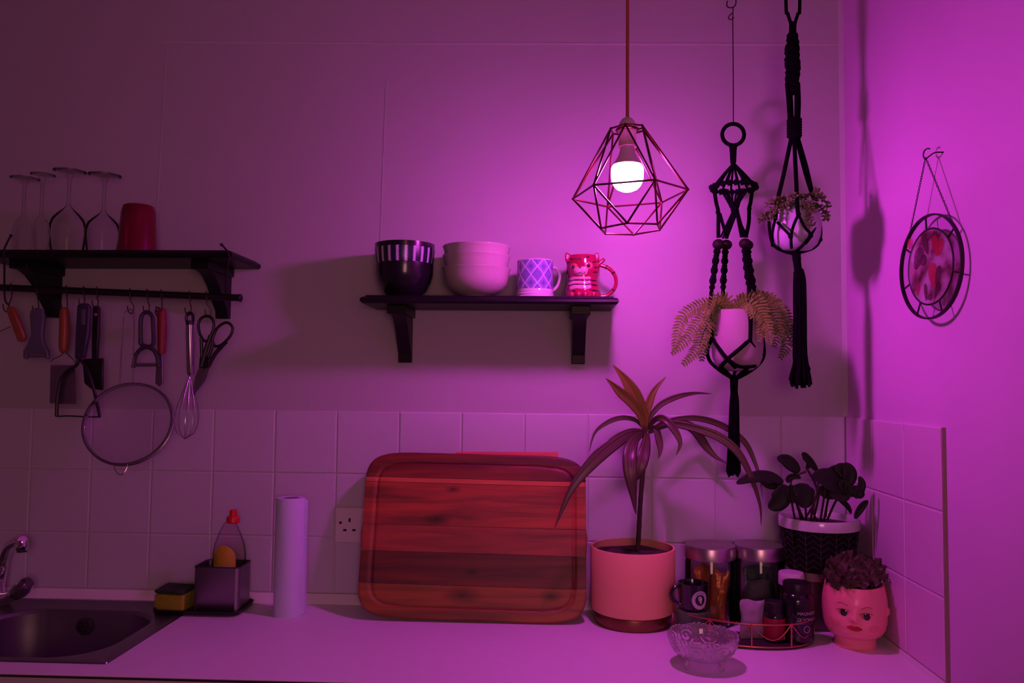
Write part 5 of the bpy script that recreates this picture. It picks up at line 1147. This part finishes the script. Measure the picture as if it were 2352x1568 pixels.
g = G().tube([onb(.018+.0062*cos(2*pi*i/24), zl(1434)+.0062*sin(2*pi*i/24)) for i in range(24)], .0006, 5, True); ob('label_emblem', g, M['print'], lo)
wcx = at(1816, 1320, Y=-.146); wc = thing('white_capped_bottle', 'dark bottle with white cap peeking over the black supplement bottle', 'bottle', (wcx.x, -.150, WT))
zw = lambda y: at(1816, y, Y=-.150).z
g = G().lathe([(.0225, WT+.0002), (.0235, WT+.003), (.0235, zw(1352)), (.021, zw(1345)), (.019, zw(1340)), (0, zw(1340))], (wcx.x, -.150, 0), 32); ob('body', g, M['bottleblk'], wc)
g = G().lathe([(.0262, zw(1341)), (.0266, zw(1339)), (.0266, zw(1317)), (.0250, zw(1313)), (0, zw(1313))], (wcx.x, -.150, 0), 36); ob('cap', g, M['whitecap'], wc)
# ---- crystal bowl
gx = at(1615, 1470, Y=-.362); gb = thing('crystal_bowl', 'clear cut crystal footed bowl with sawtooth rim at the front of the worktop', 'bowl', (gx.x, -.362, WT))
hz = .0135; RB = .0648
prof = [(.020, hz), (.034, hz+.0005), (.045, hz+.0045), (.055, hz+.0135), (.0615, hz+.025), (RB, hz+.036), (RB+.0005, hz+.043)]
def fine(pr, m_=5):
    out = []
    for (r0_, z0_), (r1__, z1_) in zip(pr, pr[1:]):
        for k in range(m_): out.append((r0_+(r1__-r0_)*k/m_, z0_+(z1_-z0_)*k/m_))
    return out+[pr[-1]]
def cut(a, r, z, k):
    h = (z-hz)/.043
    if k < 31 and h > .08:
        cell = a*8/pi; u = (cell % 2)-1; v = (h-.55)/.42; d = sqrt(u*u+v*v)
        r += .0011*cos(d*15)*(1 if d < 1 else 0)+.0007*cos(a*48+h*22)*(1 if d >= 1 else 0)
    if h > .9: z += .0021*abs(sin(a*20))+.0030*abs(cos(a*4))*(h > .95)-.0015
    return r, z
g = G().shell(fine(prof), .0042, (gx.x, -.362, WT), 240, mod=cut); ob('body', g, M['crystal'], gb, sharp=50)
for k in range(4):
    a = radians(45+90*k-8); d = Vector((sin(a), -cos(a), 0)); b = Vector((gx.x, -.362, WT)); g = G()
    g.tube(crv([b+d*.036+Vector((0, 0, .019)), b+d*.044+Vector((0, 0, .013)), b+d*.0475+Vector((0, 0, .006)), b+d*.043+Vector((0, 0, .0032)), b+d*.038+Vector((0, 0, .006)), b+d*.041+Vector((0, 0, .0095))], 5), [.0045-.0001*i for i in range(26)], 10)
    ob('foot', g, M['crystal'], gb)
# ---- doll head planter
YH = -.222; hx = at(1963, 1420, Y=YH).x; sH = S(YH)
dh = thing('doll_head_planter', 'pink doll head planter with painted face in the corner of the worktop', 'planter', (hx, YH, WT))
hp = [(.0395, 0), (.0405, .004), (.039, .014), (.041, .021), (.0510, .027), (.0575, .037), (.0608, .050), (.0618, .064), (.0625, .078), (.0618, .095), (.0590, .112), (.0555, .127)]
FA = radians(-21)
def hr_(a, z):
    for (r1__, a1), (r2__, b1) in zip(hp, hp[1:]):
        if z <= b1: break
    q = min(1, max(0, (z-a1)/(b1-a1))); r = r1__+(r2__-r1__)*q
    u = (a-FA+pi) % (2*pi)-pi; ze = z+.006*sin(u)*(abs(u) < 1.2)
    G_ = lambda ua, zc__, sa, sz_: math.exp(-((u-ua)/sa)**2-((ze-zc__)/sz_)**2)
    r += .0085*G_(0, .0665, .11, .0060)+.004*G_(0, .074, .09, .010)+.0042*(G_(.55, .056, .30, .014)+G_(-.55, .056, .30, .014))-.0022*(G_(.34, .0755, .17, .008)+G_(-.34, .0755, .17, .008))
    r += .0060*G_(0, .0350, .30, .008)+.0040*G_(0, .0495, .20, .0055)-.0018*G_(0, .0425, .30, .003)+.0025*G_(0, .095, .7, .02)
    return r
def H(a, z, off=0): r = hr_(a, z)+off; return Vector((hx+r*sin(a), YH-r*cos(a), WT+z))
g = G(); nA_, nZ = 160, 74; zs = [.127*j/nZ for j in range(nZ+1)]; vs = []; fs = []
tilt_top = lambda a, z: z+.003*cos(a-FA-2.6)*(z/.124)**3
for z in zs: vs += [H(2*pi*i/nA_, z)+Vector((0, 0, .003*cos(2*pi*i/nA_+pi)*(z/.127)**4)) for i in range(nA_)]
for z in reversed(zs[14:]):
    vs += [Vector((hx, YH, WT+z))+((H(2*pi*i/nA_, z)-Vector((hx, YH, WT+z)))*(1-.004/.06))+Vector((0, 0, .003*cos(2*pi*i/nA_+pi)*(z/.127)**4)) for i in range(nA_)]
nr = len(vs)//nA_
for k in range(nr-1):
    for i in range(nA_): j = (i+1) % nA_; fs.append((k*nA_+i, k*nA_+j, (k+1)*nA_+j, (k+1)*nA_+i))
fs.append(tuple(reversed(range(nA_)))); fs.append(tuple((nr-1)*nA_+i for i in range(nA_))); g.add(vs, fs); ob('head', g, M['doll'], dh, sharp=60)
def hpatch(ua, zc_, wa, hz_, off, mt, name, shape=None, par=None):
    g = G(); n = 28; vs = [H(FA+ua, zc_, off+.0004)]; fs = []
    for k in (1, 2, 3, 4):
        q = k/4
        for i in range(n):
            t = 2*pi*i/n; x, y = cos(t), sin(t)
            if shape: y = shape(x, y)
            vs.append(H(FA+ua+wa*q*x, zc_+hz_*q*y-.006*wa*q*x, off*(1-q**2)+.0004))
    for i in range(n): fs.append((0, 1+i, 1+(i+1) % n))
    for k in range(3):
        for i in range(n): fs.append((1+k*n+i, 1+k*n+(i+1) % n, 1+(k+1)*n+(i+1) % n, 1+(k+1)*n+i))
    g.add(vs, fs); return ob(name, g, mt, par or dh, fix=False)
for s__ in (-1, 1):
    dz = -.006*sin(s__*.34); e = hpatch(s__*.34, .0755+dz, .150, .0056, .0012, M['eyewhite'], 'eye')
    hpatch(s__*.34+.02, .0757+dz, .112, .0072, .0030, M['eye'], 'iris', par=e)
    p_ = H(FA+s__*.34+.05, .0705+dz, .0034); 
    g = G().tube(crv([H(FA+s__*.34+u*.2, .0755+dz+.0070*(1-.5*u*u), .0012) for u in (-1, -.5, 0, .5, 1)], 4), .0007, 6); ob('eyelid', g, M['brow'], e)
    g = G().tube(crv([H(FA+s__*.36+u*.17, .0905+dz+.0035*(1-u*u)+.001*s__*u, .0003) for u in (-1, -.5, 0, .5, 1)], 4), .0006, 6); ob('eyebrow', g, M['brow'], dh)
    hpatch(s__*.60, .053-.006*sin(s__*.6), .20, .0085, .0003, M['blush'], 'cheek_blush')
lips = hpatch(.0, .0495, .235, .0058, .0016, M['lips'], 'mouth', lambda x, y: y*(1-.55*x*x) if y < 0 else y*(1-.5*x*x)*(.72+.35*min(1, abs(x)*2.4)))
for s__ in (-.045, .045): g = G().sph(H(FA+s__, .0615, -.0003), (.0011, .0008, .0008), 8, 6); ob('nostril', g, M['brow'], dh)
for s__ in (1,):
    a = FA+s__*1.30; bc2 = H(a, .077, -.0012); n_o = (H(a, .077, .01)-H(a, .077)).normalized(); tg_ = Vector((cos(a), sin(a), 0)); g = G()
    Mx = Matrix((tg_, n_o, Vector((0, 0, 1)))).transposed()
    g.sph(bc2, (.0070, .0040, .0105), 20, 14, Mx); e = ob('ear', g, M['doll'], dh)
    g = G().tube(crv([bc2+Mx@Vector((-s__*x*.8, .0036, z*.85)) for x, z in ((-.003, -.006), (-.005, .002), (-.001, .008), (.004, .006), (.004, .0)) ], 5), .0012, 7); ob('ear_fold', g, M['doll'], e)
g = G().lathe([(.0530, WT+.112), (.03, WT+.117), (0, WT+.118)], (hx, YH, 0), 28); ob('soil', g, M['soil'], dh)
rp_ = thing('ruffled_succulent', 'dark ruffled rosette plant growing out of the doll head planter', 'succulent', (hx, YH, WT+.116))
random.seed(11)
def ruf(c, r, nrm_, seed):
    g = G(); nrm_ = Vector(nrm_).normalized(); u_ = nrm_.orthogonal().normalized(); v_ = nrm_.cross(u_); n, rings = 44, 7; vs = [c]; fs = []
    for k in range(1, rings+1):
        q = k/rings
        for i in range(n):
            a = 2*pi*i/n; wv = q**2*.30*sin(a*7+seed)+q**3*.18*sin(a*13+seed*2); rr = r*q*(1+.12*sin(3*a+seed))
            vs.append(c+(u_*cos(a)+v_*sin(a))*rr+nrm_*r*(.55*q*q*.6+wv))
    for i in range(n): fs.append((0, 1+i, 1+(i+1) % n))
    for k in range(rings-1):
        for i in range(n): fs.append((1+k*n+i, 1+k*n+(i+1) % n, 1+(k+1)*n+(i+1) % n, 1+(k+1)*n+i))
    g.add(vs, fs); return ob('ruffled_leaf', g, M['ruffle'], rp_, fix=False, sharp=80)
for i, (x, y, d, r) in enumerate(((1930, 1298, -.01, .021), (1955, 1290, .0, .021), (1978, 1297, .012, .019), (1916, 1316, -.02, .018), (1942, 1316, -.035, .020), (1968, 1312, -.03, .020), (1993, 1310, 0, .020), (2012, 1305, .012, .019), (2020, 1322, -.005, .017),
        (1998, 1327, -.028, .019), (1925, 1333, -.03, .016), (1950, 1334, -.042, .017), (1976, 1334, -.042, .017), (2008, 1336, -.02, .016), (1912, 1300, .01, .016), (1940, 1284, .015, .016), (1905, 1328, 0, .015))):
    c = at(x, y, Y=YH+d); ruf(c, r, (random.uniform(-.6, .6), -.7, random.uniform(.2, 1)), i*1.3)
for x, y in ((1925, 1344), (1948, 1346), (1972, 1335), (1982, 1344), (2000, 1344)):
    a = at(x, y, Y=YH-.035); g = G().tube(crv([Vector((a.x*.6+hx*.4, YH-.01, WT+.116)), (a+Vector((0, 0, -.008))), a+Vector((.002, 0, .004))], 4), .0028, 7); ob('stalk', g, M['dstem'], rp_)
# ================================================================== STAINED GLASS ROUNDEL ON THE RIGHT WALL
oc = at(2136, 612, X=-.0145); OR = .0950; tt_ = Vector((.10, -.995, 0)).normalized(); uu = Vector((.02, .035, 1)).normalized(); on = tt_.cross(uu).normalized()
if on.x > 0: on = -on
orn = thing('stained_glass_roundel', 'round leaded stained glass roundel hanging by a chain on the right wall', 'wall ornament', oc)
def OP(x, y, d=0): return oc+tt_*x+uu*y+on*d
g = G(); n_ = 72; vs = []
for r, d in ((OR, -.0030), (OR, .0035), (OR-.0030, .0035), (OR-.0030, -.0030)): vs += [OP(r*cos(2*pi*i/n_), r*sin(2*pi*i/n_), d) for i in range(n_)]
g.add(vs, [(k*n_+i, k*n_+(i+1) % n_, ((k+1) % 4)*n_+(i+1) % n_, ((k+1) % 4)*n_+i) for k in range(4) for i in range(n_)]); ob('rim', g, M['lead'], orn)
RI = .0685
g = G().tube([OP(RI*cos(2*pi*i/60), RI*sin(2*pi*i/60)) for i in range(60)], .0017, 8, True); ob('inner_ring', g, M['lead'], orn)
spk = [97, 150, 200, 243, 292, 345, 38]
for a in spk: ob('lead_bar', G().tube([OP(RI*cos(radians(a)), RI*sin(radians(a))), OP(OR*cos(radians(a)), OR*sin(radians(a)))], .0016, 7), M['lead'], orn)
sp_ = sorted(spk)
for a, b in zip(sp_, sp_[1:]+[sp_[0]+360]):
    g = G(); m_ = 12; A = [radians(a+.8+(b-a-1.6)*k/m_) for k in range(m_+1)]
    g.prism([OP(RI*cos(x), RI*sin(x), -.0008) for x in A]+[OP((OR-.003)*cos(x), (OR-.003)*sin(x), -.0008) for x in reversed(A)], on*.0016); ob('border_pane', g, M['clearpane'], orn)
g = G().prism([OP((RI-.001)*cos(2*pi*i/48), (RI-.001)*sin(2*pi*i/48), -.0012) for i in range(48)], on*.002); cpn = ob('centre_pane', g, M['stained'], orn, label='mottled floral centre pane')
def petal(x, y, l, w_, ang, mt):
    g = G(); ca, sa = cos(radians(ang)), sin(radians(ang)); pts = []
    for k in range(18):
        t = 2*pi*k/18; px_, py_ = l*cos(t), w_*sin(t)*(1+.35*cos(t)); pts.append(OP(x+px_*ca-py_*sa, y+px_*sa+py_*ca, .0011))
    g.prism(pts, on*.0006); ob('painted_petal', g, mt, cpn)
# local x: image-right = tt_ ; y up
for a in ((.020, .034, .020, .009, 100, M['petal']), (.034, .030, .016, .008, 70, M['petal']), (-.010, .040, .018, .008, 110, M['petald']), (-.034, .020, .022, .014, 60, M['petald']), (-.020, .014, .012, .010, 0, M['petald']),
          (.012, -.018, .024, .013, 105, M['petal']), (.026, -.022, .020, .008, 75, M['petald']), (-.036, -.038, .011, .005, 80, M['petal']), (.0, -.055, .008, .006, 10, M['petald']), (.022, -.046, .016, .006, 60, M['petald']), (-.012, -.045, .016, .005, 95, M['petald'])): petal(*a)
g = G(); ca = [OP(-.060+.008*cos(t)*1.2, .052+.010*sin(t), .0012) for t in [2*pi*k/14 for k in range(14)]]; g.prism(ca, on*.0008); ob('red_border_petal', g, M['petal'], orn)
hk = at(2131, 352, X=-.012)
g = G().tube(crv([Vector((.006, hk.y-.020, hk.z-.004)), Vector((-.008, hk.y-.018, hk.z-.004)), hk+Vector((-.002, -.010, -.008)), hk+Vector((-.004, 0, -.010)), hk+Vector((-.004, .008, -.003)), hk+Vector((-.003, .007, .006)), hk+Vector((0, 0, .009)), hk+Vector((0, -.007, .006))], 5), .0013, 8); ob('screw_hook', g, M['iron'], orn)
hb = hk+Vector((-.004, 0, -.008))
for ang in (131, 46):
    e = OP((OR+.001)*cos(radians(ang)), (OR+.001)*sin(radians(ang))); d = e-hb; n = int(d.length/.0042); g = G(); dn = d.normalized(); s1_ = dn.orthogonal().normalized(); s2_ = dn.cross(s1_)
    for k in range(n):
        p = hb+d*(k+.5)/n; sx_ = s1_ if k % 2 else s2_
        g.tube([p+dn*.0030*cos(t)+sx_*.0015*sin(t) for t in [2*pi*q/8 for q in range(8)]], .00055, 5, True)
    ob('chain', g, M['iron'], orn)
